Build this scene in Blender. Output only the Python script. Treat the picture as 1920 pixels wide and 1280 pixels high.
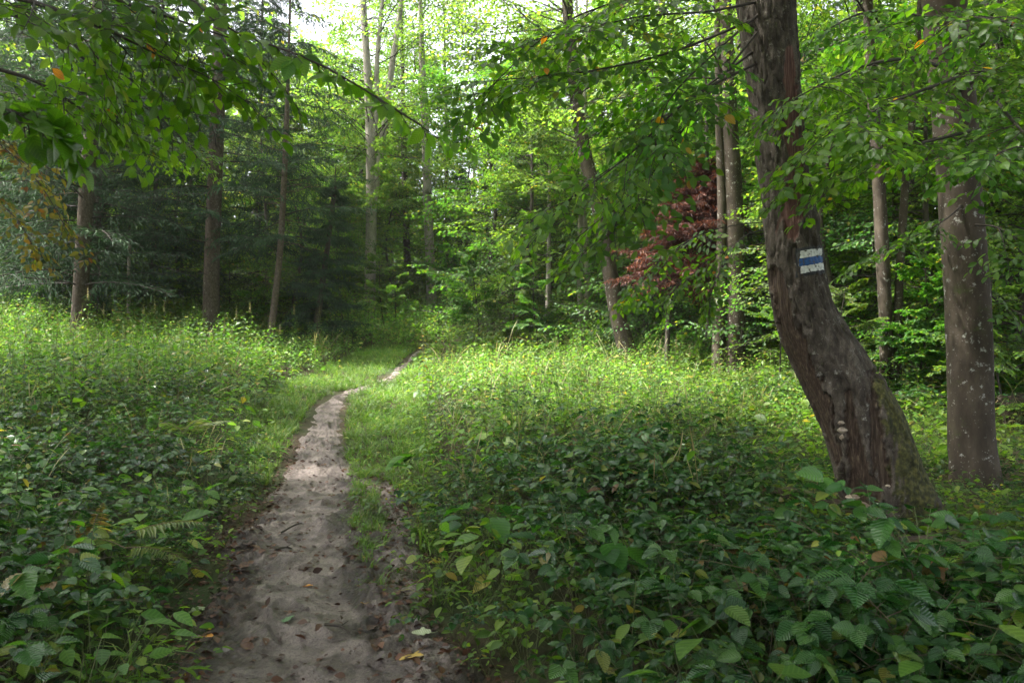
import bpy, math, numpy as np
from mathutils import Vector
R = math.radians
for o in list(bpy.data.objects): bpy.data.objects.remove(o)
S = bpy.context.scene
C = S.collection
# ---------------------------------------------------------------- camera, sky, sun, exposure
F = 1440.0; CAMZ = 1.5; HOR = 650.0
cam = bpy.data.cameras.new('camera'); camo = bpy.data.objects.new('camera', cam); C.objects.link(camo)
cam.sensor_width = 36; cam.lens = 27; cam.clip_end = 600; cam.clip_start = 0.05
camo.location = (0, 0, CAMZ); camo.rotation_euler = (R(90) + math.atan(10 / F), 0, 0)
cam.dof.use_dof = True; cam.dof.focus_distance = 7.0; cam.dof.aperture_fstop = 5.6
S.camera = camo
SUN_EL, SUN_AZ = 60.0, -92.0            # azimuth measured from +Y (ahead), negative = to the left
W = bpy.data.worlds.new('World'); S.world = W; W.use_nodes = True
nt = W.node_tree; nt.nodes.clear()
sky = nt.nodes.new('ShaderNodeTexSky'); sky.sky_type = 'NISHITA'; sky.sun_disc = False
sky.sun_elevation = R(SUN_EL); sky.sun_rotation = R(SUN_AZ); sky.air_density = 1.0; sky.dust_density = 6.0; sky.ozone_density = 1.0
hs = nt.nodes.new('ShaderNodeHueSaturation'); hs.inputs['Saturation'].default_value = 0.35
bg = nt.nodes.new('ShaderNodeBackground'); bg.inputs['Strength'].default_value = 0.15
wo = nt.nodes.new('ShaderNodeOutputWorld')
nt.links.new(sky.outputs[0], hs.inputs['Color']); nt.links.new(hs.outputs[0], bg.inputs['Color']); nt.links.new(bg.outputs[0], wo.inputs['Surface'])
sl = bpy.data.lights.new('sun', 'SUN'); sl.energy = 4.2; sl.angle = R(2.0); sl.color = (1.0, .96, .89)
so = bpy.data.objects.new('sun', sl); C.objects.link(so)
sd = Vector((math.sin(R(SUN_AZ)) * math.cos(R(SUN_EL)), math.cos(R(SUN_AZ)) * math.cos(R(SUN_EL)), math.sin(R(SUN_EL))))
so.rotation_euler = sd.to_track_quat('Z', 'Y').to_euler(); so.location = sd * 60
vs = S.view_settings; S.display_settings.display_device = 'sRGB'
vs.view_transform = 'Standard'; vs.look = 'None'; vs.gamma = 1.0; vs.use_curve_mapping = False; vs.exposure = 2.35
S.render.engine = 'CYCLES'
cy = S.cycles
cy.max_bounces = 8; cy.diffuse_bounces = 4; cy.glossy_bounces = 2; cy.transmission_bounces = 5; cy.transparent_max_bounces = 4
cy.caustics_reflective = False; cy.caustics_refractive = False; cy.sample_clamp_indirect = 6.0
cy.use_denoising = True
try:
    cy.denoiser = 'OPENIMAGEDENOISE'; cy.denoising_prefilter = 'ACCURATE'; cy.denoising_input_passes = 'RGB_ALBEDO_NORMAL'
except Exception: pass
S.render.use_persistent_data = False

# ---------------------------------------------------------------- numeric helpers
def rs(seed): return np.random.RandomState(seed)
def vn(x, y, seed=0):                         # 2-D value noise, 0..1
    x = np.asarray(x, float); y = np.asarray(y, float)
    xi = np.floor(x).astype(np.int64); yi = np.floor(y).astype(np.int64)
    fx = x - xi; fy = y - yi; fx = fx * fx * (3 - 2 * fx); fy = fy * fy * (3 - 2 * fy)
    def h(a, b):
        n = (a * 374761393 + b * 668265263 + seed * 974634721) & 0xffffffff
        n = ((n ^ (n >> 13)) * 1274126177) & 0xffffffff
        return ((n ^ (n >> 16)) & 0xffff) / 65535.0
    return (h(xi, yi) * (1 - fx) + h(xi + 1, yi) * fx) * (1 - fy) + (h(xi, yi + 1) * (1 - fx) + h(xi + 1, yi + 1) * fx) * fy
def fbm(x, y, seed=0, o=4):
    t = 0; a = .5
    for i in range(o):
        t = t + a * vn(np.asarray(x) * 2 ** i, np.asarray(y) * 2 ** i, seed + i * 17); a *= .5
    return t
_gy = np.array([-20, 0, 6, 8, 10, 15, 20, 25, 30, 40, 60, 120.]); _gz = np.array([0, 0, 0, .06, .2, .65, 1.2, 1.8, 2.2, 2.75, 3.4, 5.])
_fy = np.linspace(-20, 120, 1401); _fz = np.interp(_fy, _gy, _gz); _k = np.ones(31) / 31
_fz = np.convolve(np.pad(_fz, 15, 'edge'), _k, 'valid')
def zg(x, y):
    x = np.asarray(x, float); y = np.asarray(y, float)
    z = np.interp(y, _fy, _fz)
    z = z + np.clip(-x - 3 - .15 * np.clip(y - 12, 0, 9), 0, 12) * .075 * np.clip(y / 12, 0, 1)
    z = z + np.clip(x - 2, 0, 8) * .02 * np.clip(1 - np.abs(y - 9) / 9, 0, 1)
    return z + (fbm(x * .5, y * .5, 3, 3) - .44) * .14 * np.clip(y / 5, .2, 1)
def P(px, py, d): return np.array([(px - 960) / F * d, d, CAMZ + (HOR - py) / F * d])
def gp(px, py):                                # ground point seen at a pixel
    ds = np.linspace(1.5, 60, 5000); x = (px - 960) / F * ds
    below = zg(x, ds) >= CAMZ + (HOR - py) / F * ds
    d = ds[np.argmax(below)] if below.any() else 60
    return np.array([(px - 960) / F * d, d, float(zg((px - 960) / F * d, d))])
def nrm(v): return v / np.maximum(np.linalg.norm(v, axis=-1, keepdims=True), 1e-9)
def rotz(a):
    c, s = np.cos(a), np.sin(a); return np.array([[c, -s, 0], [s, c, 0], [0, 0, 1.]])
def rotx(a):
    c, s = np.cos(a), np.sin(a); return np.array([[1., 0, 0], [0, c, -s], [0, s, c]])
def smooth(pts, n):
    pts = np.asarray(pts, float); m = len(pts)
    if m == 2: return pts[0] + (pts[1] - pts[0]) * np.linspace(0, 1, n)[:, None]
    q = np.vstack([2 * pts[0] - pts[1], pts, 2 * pts[-1] - pts[-2]]); out = []
    for t in np.linspace(0, m - 1 - 1e-6, n):
        i = int(t); f = t - i; a, b, c, d = q[i:i + 4]
        out.append(.5 * (2 * b + (c - a) * f + (2 * a - 5 * b + 4 * c - d) * f * f + (3 * b - a - 3 * c + d) * f ** 3))
    return np.array(out)

class MB:                                      # mesh collector
    def __init__(s): s.V = []; s.L = []; s.n = []; s.mi = []; s.A = []; s.sm = []; s.c = 0
    def add(s, V, faces, mat=0, attr=None, smooth_=True):
        V = np.asarray(V, float)
        for f in (faces if isinstance(faces, (list, tuple)) else [faces]):
            f = np.asarray(f, np.int64)
            if f.size == 0: continue
            s.L.append((f + s.c).ravel()); s.n.append(np.full(len(f), f.shape[1])); s.mi.append(np.full(len(f), mat)); s.sm.append(np.full(len(f), smooth_))
        s.V.append(V); s.A.append(np.zeros((len(V), 3)) if attr is None else np.asarray(attr, float)); s.c += len(V)
    def build(s, name, mats, parent=None, base=None, loc=None):
        me = bpy.data.meshes.new(name)
        V = np.concatenate(s.V); L = np.concatenate(s.L); n = np.concatenate(s.n)
        if base is not None: V = V - np.asarray(base)
        me.vertices.add(len(V)); me.vertices.foreach_set('co', V.astype(np.float32).ravel())
        me.loops.add(len(L)); me.loops.foreach_set('vertex_index', L.astype(np.int32))
        me.polygons.add(len(n)); me.polygons.foreach_set('loop_start', (np.cumsum(n) - n).astype(np.int32))
        for m in (mats if isinstance(mats, (list, tuple)) else [mats]): me.materials.append(m)
        me.polygons.foreach_set('material_index', np.concatenate(s.mi).astype(np.int32))
        me.polygons.foreach_set('use_smooth', np.concatenate(s.sm).astype(bool))
        a = me.attributes.new('lf', 'FLOAT_VECTOR', 'POINT'); a.data.foreach_set('vector', np.concatenate(s.A).astype(np.float32).ravel())
        me.update(calc_edges=True)
        o = bpy.data.objects.new(name, me); C.objects.link(o)
        if parent is not None: o.parent = parent
        if loc is not None: o.location = loc
        return o
def tag(o, label=None, cat=None, group=None, kind=None):
    if label: o['label'] = label
    if cat: o['category'] = cat
    if group: o['group'] = group
    if kind: o['kind'] = kind
    return o
def thing(name, loc, label, cat, group=None):
    o = bpy.data.objects.new(name, None); C.objects.link(o); o.location = [float(v) for v in loc]; o.empty_display_size = .2
    return tag(o, label, cat, group)
def dup(root, loc, rz, sc=1.0, label=None, group=None):
    r = root.copy(); C.objects.link(r); r.location = [float(v) for v in loc]; r.rotation_euler = (0, 0, rz); r.scale = (sc,) * 3
    if label: r['label'] = label
    if group: r['group'] = group
    for ch in list(root.children):
        c = ch.copy(); C.objects.link(c); c.parent = r
        for g in list(ch.children):
            d = g.copy(); C.objects.link(d); d.parent = c
    return r

# ---------------------------------------------------------------- leaves and twigs
def leaf_tpl(kind):
    """vertices (x across, y along 0..1, z up) and faces of one leaf"""
    if kind == 'far':
        return np.array([[0, 0, 0], [-.33, .45, .07], [0, 1, -.06], [.33, .45, .07]]), [np.array([[0, 2, 1], [0, 3, 2]])]
    if kind == 'tuft':
        return np.array([[0, 0, 0], [-.085, .35, .04], [0, 1, -.08], [.085, .35, .04]]), [np.array([[0, 2, 1], [0, 3, 2]])]
    if kind == 'lance':
        st = [(0, .02), (.18, .17), (.42, .21), (.7, .13), (1, .0)]
    elif kind == 'mid':
        st = [(0, .02), (.22, .23), (.5, .28), (.8, .14), (1, .0)]
    elif kind == 'near':
        st = [(0, .02), (.08, .13), (.2, .22), (.35, .28), (.5, .285), (.65, .245), (.8, .16), (.92, .06), (1, .0)]
    elif kind == 'serr':
        st = [(0, .02)]
        for i in range(1, 15):
            y = i / 15.; w = .37 * math.sin(math.pi * y ** .72) ** .85
            st.append((y, w * (1.0 if i % 2 else .89)))
        st.append((1, 0.))
    elif kind == 'blade':
        st = [(0, .018), (.3, .02), (.6, .015), (.85, .008), (1, 0)]
    elif kind == 'reed':
        st = [(0, .003), (.4, .003), (.7, .0025), (.8, .006), (.92, .005), (1, 0)]
    V = []; 
    for i, (y, w) in enumerate(st):
        zc = {'blade': -.55 * y ** 2.4, 'reed': -.3 * y ** 3}.get(kind, -.16 * y * y)
        rip = (.012 if i % 2 else -.012) if kind == 'serr' else 0
        yy = y - (.35 * y ** 3 if kind == 'blade' else .02 * y)
        V += [[-w, yy, zc + w * .28 + rip], [0, yy, zc + rip * .3], [w, yy, zc + w * .28 + rip]]
    V = np.array(V); q = []
    for i in range(len(st) - 1):
        a = 3 * i; b = a + 3; q += [[a, a + 1, b + 1, b], [a + 1, a + 2, b + 2, b + 1]]
    return V, [np.array(q)]
TPL = {k: leaf_tpl(k) for k in ('far', 'tuft', 'lance', 'mid', 'near', 'serr', 'blade', 'reed')}

class Fr:                                      # leaf frames + twig segments
    def __init__(s): s.P = []; s.D = []; s.N = []; s.S = []; s.a = []; s.b = []; s.ra = []; s.rb = []
    def leaf(s, p, d, n, sz): s.P.append(p); s.D.append(d); s.N.append(n); s.S.append(sz)
    def seg(s, a, b, ra, rb): s.a.append(a); s.b.append(b); s.ra.append(ra); s.rb.append(rb)
    def line(s, pts, r0, r1):
        m = len(pts) - 1
        for i in range(m): s.seg(pts[i], pts[i + 1], r0 + (r1 - r0) * i / m, r0 + (r1 - r0) * (i + 1) / m)
    def fin(s):
        for k in ('P', 'D', 'N', 'a', 'b'): setattr(s, k, np.asarray(getattr(s, k), float).reshape(-1, 3))
        for k in ('S', 'ra', 'rb'): setattr(s, k, np.asarray(getattr(s, k), float).reshape(-1))
        return s
    def xf(s, M=None, t=(0, 0, 0), sc=1.0, lsc=None):
        r = Fr(); M = np.eye(3) if M is None else M; t = np.asarray(t, float); lsc = sc if lsc is None else lsc
        r.P = s.P @ M.T * sc + t; r.D = s.D @ M.T; r.N = s.N @ M.T; r.S = s.S * lsc
        r.a = s.a @ M.T * sc + t; r.b = s.b @ M.T * sc + t; r.ra = s.ra * sc; r.rb = s.rb * sc
        return r
def cat(frs):
    r = Fr()
    for k in ('P', 'D', 'N', 'S', 'a', 'b', 'ra', 'rb'): setattr(r, k, np.concatenate([getattr(f, k) for f in frs]))
    return r
def scatter(fr, pos, rz, sc, rng, tilt=.12):   # many placed copies of one set of frames, as one set
    M = len(pos); a = np.asarray(rz); s = np.asarray(sc)
    c, q = np.cos(a), np.sin(a); Rm = np.zeros((M, 3, 3)); Rm[:, 0, 0] = c; Rm[:, 0, 1] = -q; Rm[:, 1, 0] = q; Rm[:, 1, 1] = c; Rm[:, 2, 2] = 1
    T = np.tile(np.eye(3), (M, 1, 1)); tx, ty = rng.normal(0, tilt, M), rng.normal(0, tilt, M); T[:, 0, 2] = tx; T[:, 2, 0] = -tx; T[:, 1, 2] = ty; T[:, 2, 1] = -ty
    Rm = T @ Rm
    f = lambda v: np.einsum('mij,nj->mni', Rm, v)
    r = Fr(); pos = np.asarray(pos)[:, None, :]
    r.P = (f(fr.P) * s[:, None, None] + pos).reshape(-1, 3); r.D = f(fr.D).reshape(-1, 3); r.N = f(fr.N).reshape(-1, 3)
    r.S = (fr.S[None] * s[:, None]).ravel()
    r.a = (f(fr.a) * s[:, None, None] + pos).reshape(-1, 3); r.b = (f(fr.b) * s[:, None, None] + pos).reshape(-1, 3)
    r.ra = (fr.ra[None] * s[:, None]).ravel(); r.rb = (fr.rb[None] * s[:, None]).ravel()
    return r
def put_leaves(mb, fr, tpl, mat, rng, jit=.25, keep=1.0, rnd_shift=0.0):
    P_, D, N, Sz = fr.P, fr.D, fr.N, fr.S
    if keep < 1:
        m = rng.rand(len(P_)) < keep; P_, D, N, Sz = P_[m], D[m], N[m], Sz[m]
    if len(P_) == 0: return
    D = nrm(D + rng.normal(0, jit * .6, D.shape)); N = N + rng.normal(0, jit, N.shape)
    X = nrm(np.cross(D, N)); N = np.cross(X, D)
    T, faces = TPL[tpl]; n = len(T); m = len(P_)
    Sz = Sz * rng.uniform(.72, 1.2, m); wid = rng.uniform(.85, 1.15, m)
    V = P_[:, None] + Sz[:, None, None] * (T[None, :, 0, None] * X[:, None] * wid[:, None, None] + T[None, :, 1, None] * D[:, None] + T[None, :, 2, None] * N[:, None])
    A = np.zeros((m, n, 3)); A[:, :, 0] = (np.clip(rng.rand(m) + rnd_shift, 0, 1) if abs(rnd_shift) < .12 or rnd_shift < 0 else rng.rand(m) * (1 - rnd_shift) + rnd_shift)[:, None]; A[:, :, 1] = T[None, :, 0]; A[:, :, 2] = T[None, :, 1]
    off = (np.arange(m) * n)[:, None, None]
    mb.add(V.reshape(-1, 3), [(f[None] + off).reshape(-1, f.shape[1]) for f in faces], mat, A.reshape(-1, 3), tpl not in ('far', 'tuft'))
def put_segs(mb, fr, mat, k=3, minr=0.0):
    a, b, ra, rb = fr.a, fr.b, fr.ra, fr.rb
    if len(a) == 0: return
    t = nrm(b - a); h = np.where(np.abs(t[:, 2:3]) > .9, np.array([[1., 0, 0]]), np.array([[0, 0, 1.]])); x = nrm(np.cross(t, h)); y = np.cross(t, x)
    th = np.arange(k) * 2 * math.pi / k; d = np.cos(th)[None, :, None] * x[:, None] + np.sin(th)[None, :, None] * y[:, None]
    V = np.concatenate([a[:, None] + d * np.maximum(ra, minr)[:, None, None], b[:, None] + d * np.maximum(rb, minr)[:, None, None]], 1)
    i = np.arange(k); q = np.stack([i, (i + 1) % k, (i + 1) % k + k, i + k], 1)
    m = len(a); off = (np.arange(m) * 2 * k)[:, None, None]
    mb.add(V.reshape(-1, 3), [(q[None] + off).reshape(-1, 4)], mat)

def spray(rng, L=1.0, nside=11, leaf=.08, spacing=.055, droop=.18, wid=.42):
    f = Fr(); ph = rng.uniform(-.1, .1)
    ax = lambda u: np.array([math.sin(u * 2.2 + ph * 30) * .04 * L, u * L, -droop * L * u * u])
    f.line([ax(u) for u in np.linspace(0, 1, 6)], .004 * L + .0015, .001)
    for i in range(nside):
        u = .08 + .9 * (i + rng.uniform(-.3, .3)) / nside; sgn = 1 if i % 2 else -1
        ln = L * (wid * (1 - u) ** .8 + .1) * rng.uniform(.7, 1.2); a = R(rng.uniform(38, 62)) * sgn; p0 = ax(u)
        d = np.array([math.sin(a), math.cos(a), rng.normal(0, .12)]); dr = rng.uniform(.05, .3)
        pt = lambda t: p0 + d * t + np.array([0, 0, -dr * t * t / max(ln, .05)])
        f.line([pt(t) for t in np.linspace(0, ln, 3)], .0022, .001)
        k = max(2, int(ln / spacing))
        for j in range(k + 1):
            t = ln * (j + .5) / (k + .5); s2 = 1 if j % 2 else -1
            b = a + s2 * R(rng.uniform(25, 60)) * (0.2 if j == k else 1)
            f.leaf(pt(t), [math.sin(b), math.cos(b), -.18 - rng.uniform(0, .35)], [rng.normal(0, .2), rng.normal(0, .2) + .12, 1], leaf * (.75 + .35 * math.sin(math.pi * (j + .6) / (k + 1.2))))
    return f.fin()
def bough(rng, L=3.0, nsp=7, spl=1.0, leaf=.08, nside=9, spacing=.07, droop=.15, r0=None):
    r0 = L * .009 if r0 is None else r0
    f = Fr(); ph = rng.uniform(0, 6); ax = lambda u: np.array([math.sin(u * 3 + ph) * .05 * L - math.sin(ph) * .05 * L, u * L, -droop * L * u * u + .03 * L * math.sin(u * 7 + ph)])
    f.line([ax(u) for u in np.linspace(0, 1, 8)], r0, .003); f = f.fin(); out = [f]
    for i in range(nsp):
        u = .22 + .78 * (i + 1) / nsp if i < nsp - 1 else 1.0; sgn = 1 if i % 2 else -1
        a = 0 if i == nsp - 1 else sgn * rng.uniform(30, 70); s = spl * (1.15 - .5 * u) * rng.uniform(.8, 1.2)
        sp = spray(rng, s, nside, leaf, spacing, rng.uniform(.08, .35))
        M = rotz(R(-a)) @ rotx(R(rng.uniform(-18, 8)))
        out.append(sp.xf(M, ax(u)))
    return cat(out)
def aim(d, roll=0.0):                          # rotation taking +Y to d, keeping Z up
    d = nrm(np.asarray(d, float)); x = nrm(np.cross(d, [0, 0, 1.])); z = np.cross(x, d)
    c, s = math.cos(roll), math.sin(roll)
    return np.stack([x * c + z * s, d, -x * s + z * c], 1)

# ---------------------------------------------------------------- materials
def mat_new(name):
    m = bpy.data.materials.new(name); m.use_nodes = True; t = m.node_tree; t.nodes.clear()
    o = t.nodes.new('ShaderNodeOutputMaterial'); return m, t, o
def N(t, typ, **kw):
    n = t.nodes.new(typ)
    for k, v in kw.items():
        if k.startswith('i_'):
            key = k[2:]; key = int(key) if key.isdigit() else key.replace('_', ' ')
            n.inputs[key].default_value = v
        else: setattr(n, k, v)
    return n
def ramp(t, stops, src, interp='LINEAR'):
    r = t.nodes.new('ShaderNodeValToRGB'); e = r.color_ramp.elements; r.color_ramp.interpolation = interp
    while len(e) < len(stops): e.new(.5)
    for q, (p, c) in zip(e, stops): q.position = p; q.color = tuple(c) + (1,) if len(c) == 3 else c
    t.links.new(src, r.inputs['Fac']); return r
def leafmat(name, cols, tr, tw=.42, rough=.42, spec=.5, veins=0.0, vscale=9.0, hue=0.06, patch=.35, wet=0.0):
    m, t, o = mat_new(name); l = t.links.new
    at = N(t, 'ShaderNodeAttribute', attribute_name='lf'); sp = N(t, 'ShaderNodeSeparateXYZ'); l(at.outputs['Vector'], sp.inputs[0])
    rp = ramp(t, cols, sp.outputs['X'])
    oi = N(t, 'ShaderNodeObjectInfo'); ge = N(t, 'ShaderNodeNewGeometry')
    nz = N(t, 'ShaderNodeTexNoise', i_Scale=.7, i_Detail=2.0); l(ge.outputs['Position'], nz.inputs['Vector'])
    mr = N(t, 'ShaderNodeMapRange'); mr.inputs[1].default_value = .3; mr.inputs[2].default_value = .7; mr.inputs[3].default_value = 1 - patch; mr.inputs[4].default_value = 1 + patch
    l(nz.outputs['Fac'], mr.inputs['Value'])
    mo = N(t, 'ShaderNodeMapRange'); mo.inputs[3].default_value = .5 - hue * .5; mo.inputs[4].default_value = .5 + hue * .5; l(oi.outputs['Random'], mo.inputs['Value'])
    hsv = N(t, 'ShaderNodeHueSaturation'); l(mo.outputs[0], hsv.inputs['Hue']); l(mr.outputs[0], hsv.inputs['Value']); l(rp.outputs['Color'], hsv.inputs['Color'])
    pb = N(t, 'ShaderNodeBsdfPrincipled', i_Roughness=rough); pb.inputs['Specular IOR Level'].default_value = spec
    l(hsv.outputs[0], pb.inputs['Base Color'])
    tb = N(t, 'ShaderNodeBsdfTranslucent'); mx = N(t, 'ShaderNodeMixRGB', blend_type='MULTIPLY'); mx.inputs[0].default_value = 1
    mx.inputs[2].default_value = tuple(tr) + (1,); l(hsv.outputs[0], mx.inputs[1]); l(mx.outputs[0], tb.inputs['Color'])
    ms = N(t, 'ShaderNodeMixShader'); ms.inputs[0].default_value = tw
    l(pb.outputs[0], ms.inputs[1]); l(tb.outputs[0], ms.inputs[2]); l(ms.outputs[0], o.inputs['Surface'])
    if veins > 0:
        ab = N(t, 'ShaderNodeMath', operation='ABSOLUTE'); l(sp.outputs['Y'], ab.inputs[0])
        m1 = N(t, 'ShaderNodeMath', operation='MULTIPLY_ADD'); m1.inputs[1].default_value = -.75; l(ab.outputs[0], m1.inputs[0]); l(sp.outputs['Z'], m1.inputs[2])
        m2 = N(t, 'ShaderNodeMath', operation='MULTIPLY'); m2.inputs[1].default_value = vscale * 2 * math.pi; l(m1.outputs[0], m2.inputs[0])
        m3 = N(t, 'ShaderNodeMath', operation='COSINE'); l(m2.outputs[0], m3.inputs[0])
        m4 = N(t, 'ShaderNodeMath', operation='POWER'); m4.inputs[1].default_value = 3.0
        m5 = N(t, 'ShaderNodeMath', operation='MULTIPLY_ADD'); m5.inputs[1].default_value = .5; m5.inputs[2].default_value = .5; l(m3.outputs[0], m5.inputs[0]); l(m5.outputs[0], m4.inputs[0])
        md = N(t, 'ShaderNodeMath', operation='LESS_THAN'); md.inputs[1].default_value = .012; l(ab.outputs[0], md.inputs[0])
        mm = N(t, 'ShaderNodeMath', operation='MAXIMUM'); l(m4.outputs[0], mm.inputs[0]); l(md.outputs[0], mm.inputs[1])
        bp = N(t, 'ShaderNodeBump', invert=True); bp.inputs['Strength'].default_value = veins; bp.inputs['Distance'].default_value = .004; l(mm.outputs[0], bp.inputs['Height'])
        l(bp.outputs[0], pb.inputs['Normal'])
        vm = N(t, 'ShaderNodeMixRGB', blend_type='MULTIPLY'); vm.inputs[2].default_value = (1.45, 1.35, 1.5, 1); l(mm.outputs[0], vm.inputs[0]); l(hsv.outputs[0], vm.inputs[1])
        l(vm.outputs[0], pb.inputs['Base Color']); l(vm.outputs[0], mx.inputs[1])
    return m
def barkmat(name, c0, c1, c2, scale=(14, 14, 3), bump=.5, lichen=0.0, moss=0.0, rough=.85, lich_col=(.42, .42, .38)):
    m, t, o = mat_new(name); l = t.links.new
    tc = N(t, 'ShaderNodeTexCoord'); mp = N(t, 'ShaderNodeMapping'); mp.inputs['Scale'].default_value = scale; l(tc.outputs['Object'], mp.inputs['Vector'])
    n1 = N(t, 'ShaderNodeTexNoise', i_Scale=1.0, i_Detail=8.0, i_Roughness=.65); l(mp.outputs[0], n1.inputs['Vector'])
    rp = ramp(t, [(.3, c0), (.5, c1), (.72, c2)], n1.outputs['Fac'])
    col = rp.outputs['Color']
    at = N(t, 'ShaderNodeAttribute', attribute_name='lf'); sp = N(t, 'ShaderNodeSeparateXYZ'); l(at.outputs['Vector'], sp.inputs[0])
    def over(col, fac, c):
        mx = N(t, 'ShaderNodeMixRGB'); mx.inputs[2].default_value = tuple(c) + (1,); l(fac, mx.inputs[0]); l(col, mx.inputs[1]); return mx.outputs[0]
    if lichen > 0:
        n2 = N(t, 'ShaderNodeTexNoise', i_Scale=13.0, i_Detail=4.0, i_Roughness=.7); l(tc.outputs['Object'], n2.inputs['Vector'])
        r2 = ramp(t, [(.66 - lichen * .18, (0, 0, 0)), (.74 - lichen * .18, (.8, .8, .8))], n2.outputs['Fac']); col = over(col, r2.outputs['Color'], lich_col)
        n2b = N(t, 'ShaderNodeTexNoise', i_Scale=40.0, i_Detail=2.0); l(tc.outputs['Object'], n2b.inputs['Vector'])
        r2b = ramp(t, [(.68, (0, 0, 0)), (.72, (.35, .35, .35))], n2b.outputs['Fac']); col = over(col, r2b.outputs['Color'], lich_col)
    if moss > 0:
        n3 = N(t, 'ShaderNodeTexNoise', i_Scale=3.0, i_Detail=6.0, i_Roughness=.7); l(tc.outputs['Object'], n3.inputs['Vector'])
        r3 = ramp(t, [(.62 - moss * .2, (0, 0, 0)), (.72 - moss * .2, (.8, .8, .8))], n3.outputs['Fac']); col = over(col, r3.outputs['Color'], (.06, .075, .02))
    if name in ('old_bark', 'dark_bark', 'spruce_bark', 'pale_bark'):
        cm = N(t, 'ShaderNodeMapping'); cm.inputs['Scale'].default_value = (26, 26, 7) if name != 'spruce_bark' else (40, 40, 26); l(tc.outputs['Object'], cm.inputs['Vector'])
        cv = N(t, 'ShaderNodeTexVoronoi', feature='DISTANCE_TO_EDGE'); cn = N(t, 'ShaderNodeTexNoise', i_Scale=1.4, i_Detail=4.0); l(cm.outputs[0], cn.inputs['Vector'])
        ca = N(t, 'ShaderNodeMixRGB', blend_type='ADD'); ca.inputs[0].default_value = 1.6; l(cm.outputs[0], ca.inputs[1]); l(cn.outputs['Color'], ca.inputs[2]); l(ca.outputs[0], cv.inputs['Vector'])
        cr_ = ramp(t, [(0, (.75, .75, .75)), (.09, (0, 0, 0))], cv.outputs['Distance']); col = over(col, cr_.outputs['Color'], (.018, .014, .01))
    if name == 'old_bark':
        wn = N(t, 'ShaderNodeTexNoise', i_Scale=1.0, i_Detail=6.0, i_Roughness=.7); wm = N(t, 'ShaderNodeMapping'); wm.inputs['Scale'].default_value = (60, 60, 4); l(tc.outputs['Object'], wm.inputs['Vector']); l(wm.outputs[0], wn.inputs['Vector'])
        wr = ramp(t, [(.3, (.035, .016, .012)), (.5, (.085, .04, .03)), (.7, (.2, .12, .1))], wn.outputs['Fac'])
        mx = N(t, 'ShaderNodeMixRGB'); l(sp.outputs['X'], mx.inputs[0]); l(col, mx.inputs[1]); l(wr.outputs['Color'], mx.inputs[2]); col = mx.outputs[0]
        rr = ramp(t, [(.3, (.012, .008, .006)), (.5, (.045, .028, .018)), (.62, (.09, .065, .045)), (.8, (.2, .15, .09))], wn.outputs['Fac'])
        mx = N(t, 'ShaderNodeMixRGB'); l(sp.outputs['Y'], mx.inputs[0]); l(col, mx.inputs[1]); l(rr.outputs['Color'], mx.inputs[2]); col = mx.outputs[0]
        mn = N(t, 'ShaderNodeTexNoise', i_Scale=30.0, i_Detail=5.0); l(tc.outputs['Object'], mn.inputs['Vector'])
        rm = ramp(t, [(.35, (.02, .022, .008)), (.5, (.045, .045, .014)), (.7, (.1, .095, .025))], mn.outputs['Fac'])
        mx = N(t, 'ShaderNodeMixRGB'); l(sp.outputs['Z'], mx.inputs[0]); l(col, mx.inputs[1]); l(rm.outputs['Color'], mx.inputs[2]); col = mx.outputs[0]
    pb = N(t, 'ShaderNodeBsdfPrincipled', i_Roughness=rough); pb.inputs['Specular IOR Level'].default_value = .3; l(col, pb.inputs['Base Color'])
    bp = N(t, 'ShaderNodeBump'); bp.inputs['Strength'].default_value = bump; bp.inputs['Distance'].default_value = .02; l(n1.outputs['Fac'], bp.inputs['Height']); l(bp.outputs[0], pb.inputs['Normal'])
    l(pb.outputs[0], o.inputs['Surface']); return m
def plain(name, c0, c1, scale=20.0, rough=.7, bump=.3, spec=.3):
    m, t, o = mat_new(name); l = t.links.new
    tc = N(t, 'ShaderNodeTexCoord'); n1 = N(t, 'ShaderNodeTexNoise', i_Scale=scale, i_Detail=6.0); l(tc.outputs['Object'], n1.inputs['Vector'])
    rp = ramp(t, [(.3, c0), (.7, c1)], n1.outputs['Fac']); pb = N(t, 'ShaderNodeBsdfPrincipled', i_Roughness=rough); pb.inputs['Specular IOR Level'].default_value = spec
    l(rp.outputs['Color'], pb.inputs['Base Color']); bp = N(t, 'ShaderNodeBump'); bp.inputs['Strength'].default_value = bump; bp.inputs['Distance'].default_value = .01
    l(n1.outputs['Fac'], bp.inputs['Height']); l(bp.outputs[0], pb.inputs['Normal']); l(pb.outputs[0], o.inputs['Surface']); return m

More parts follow.
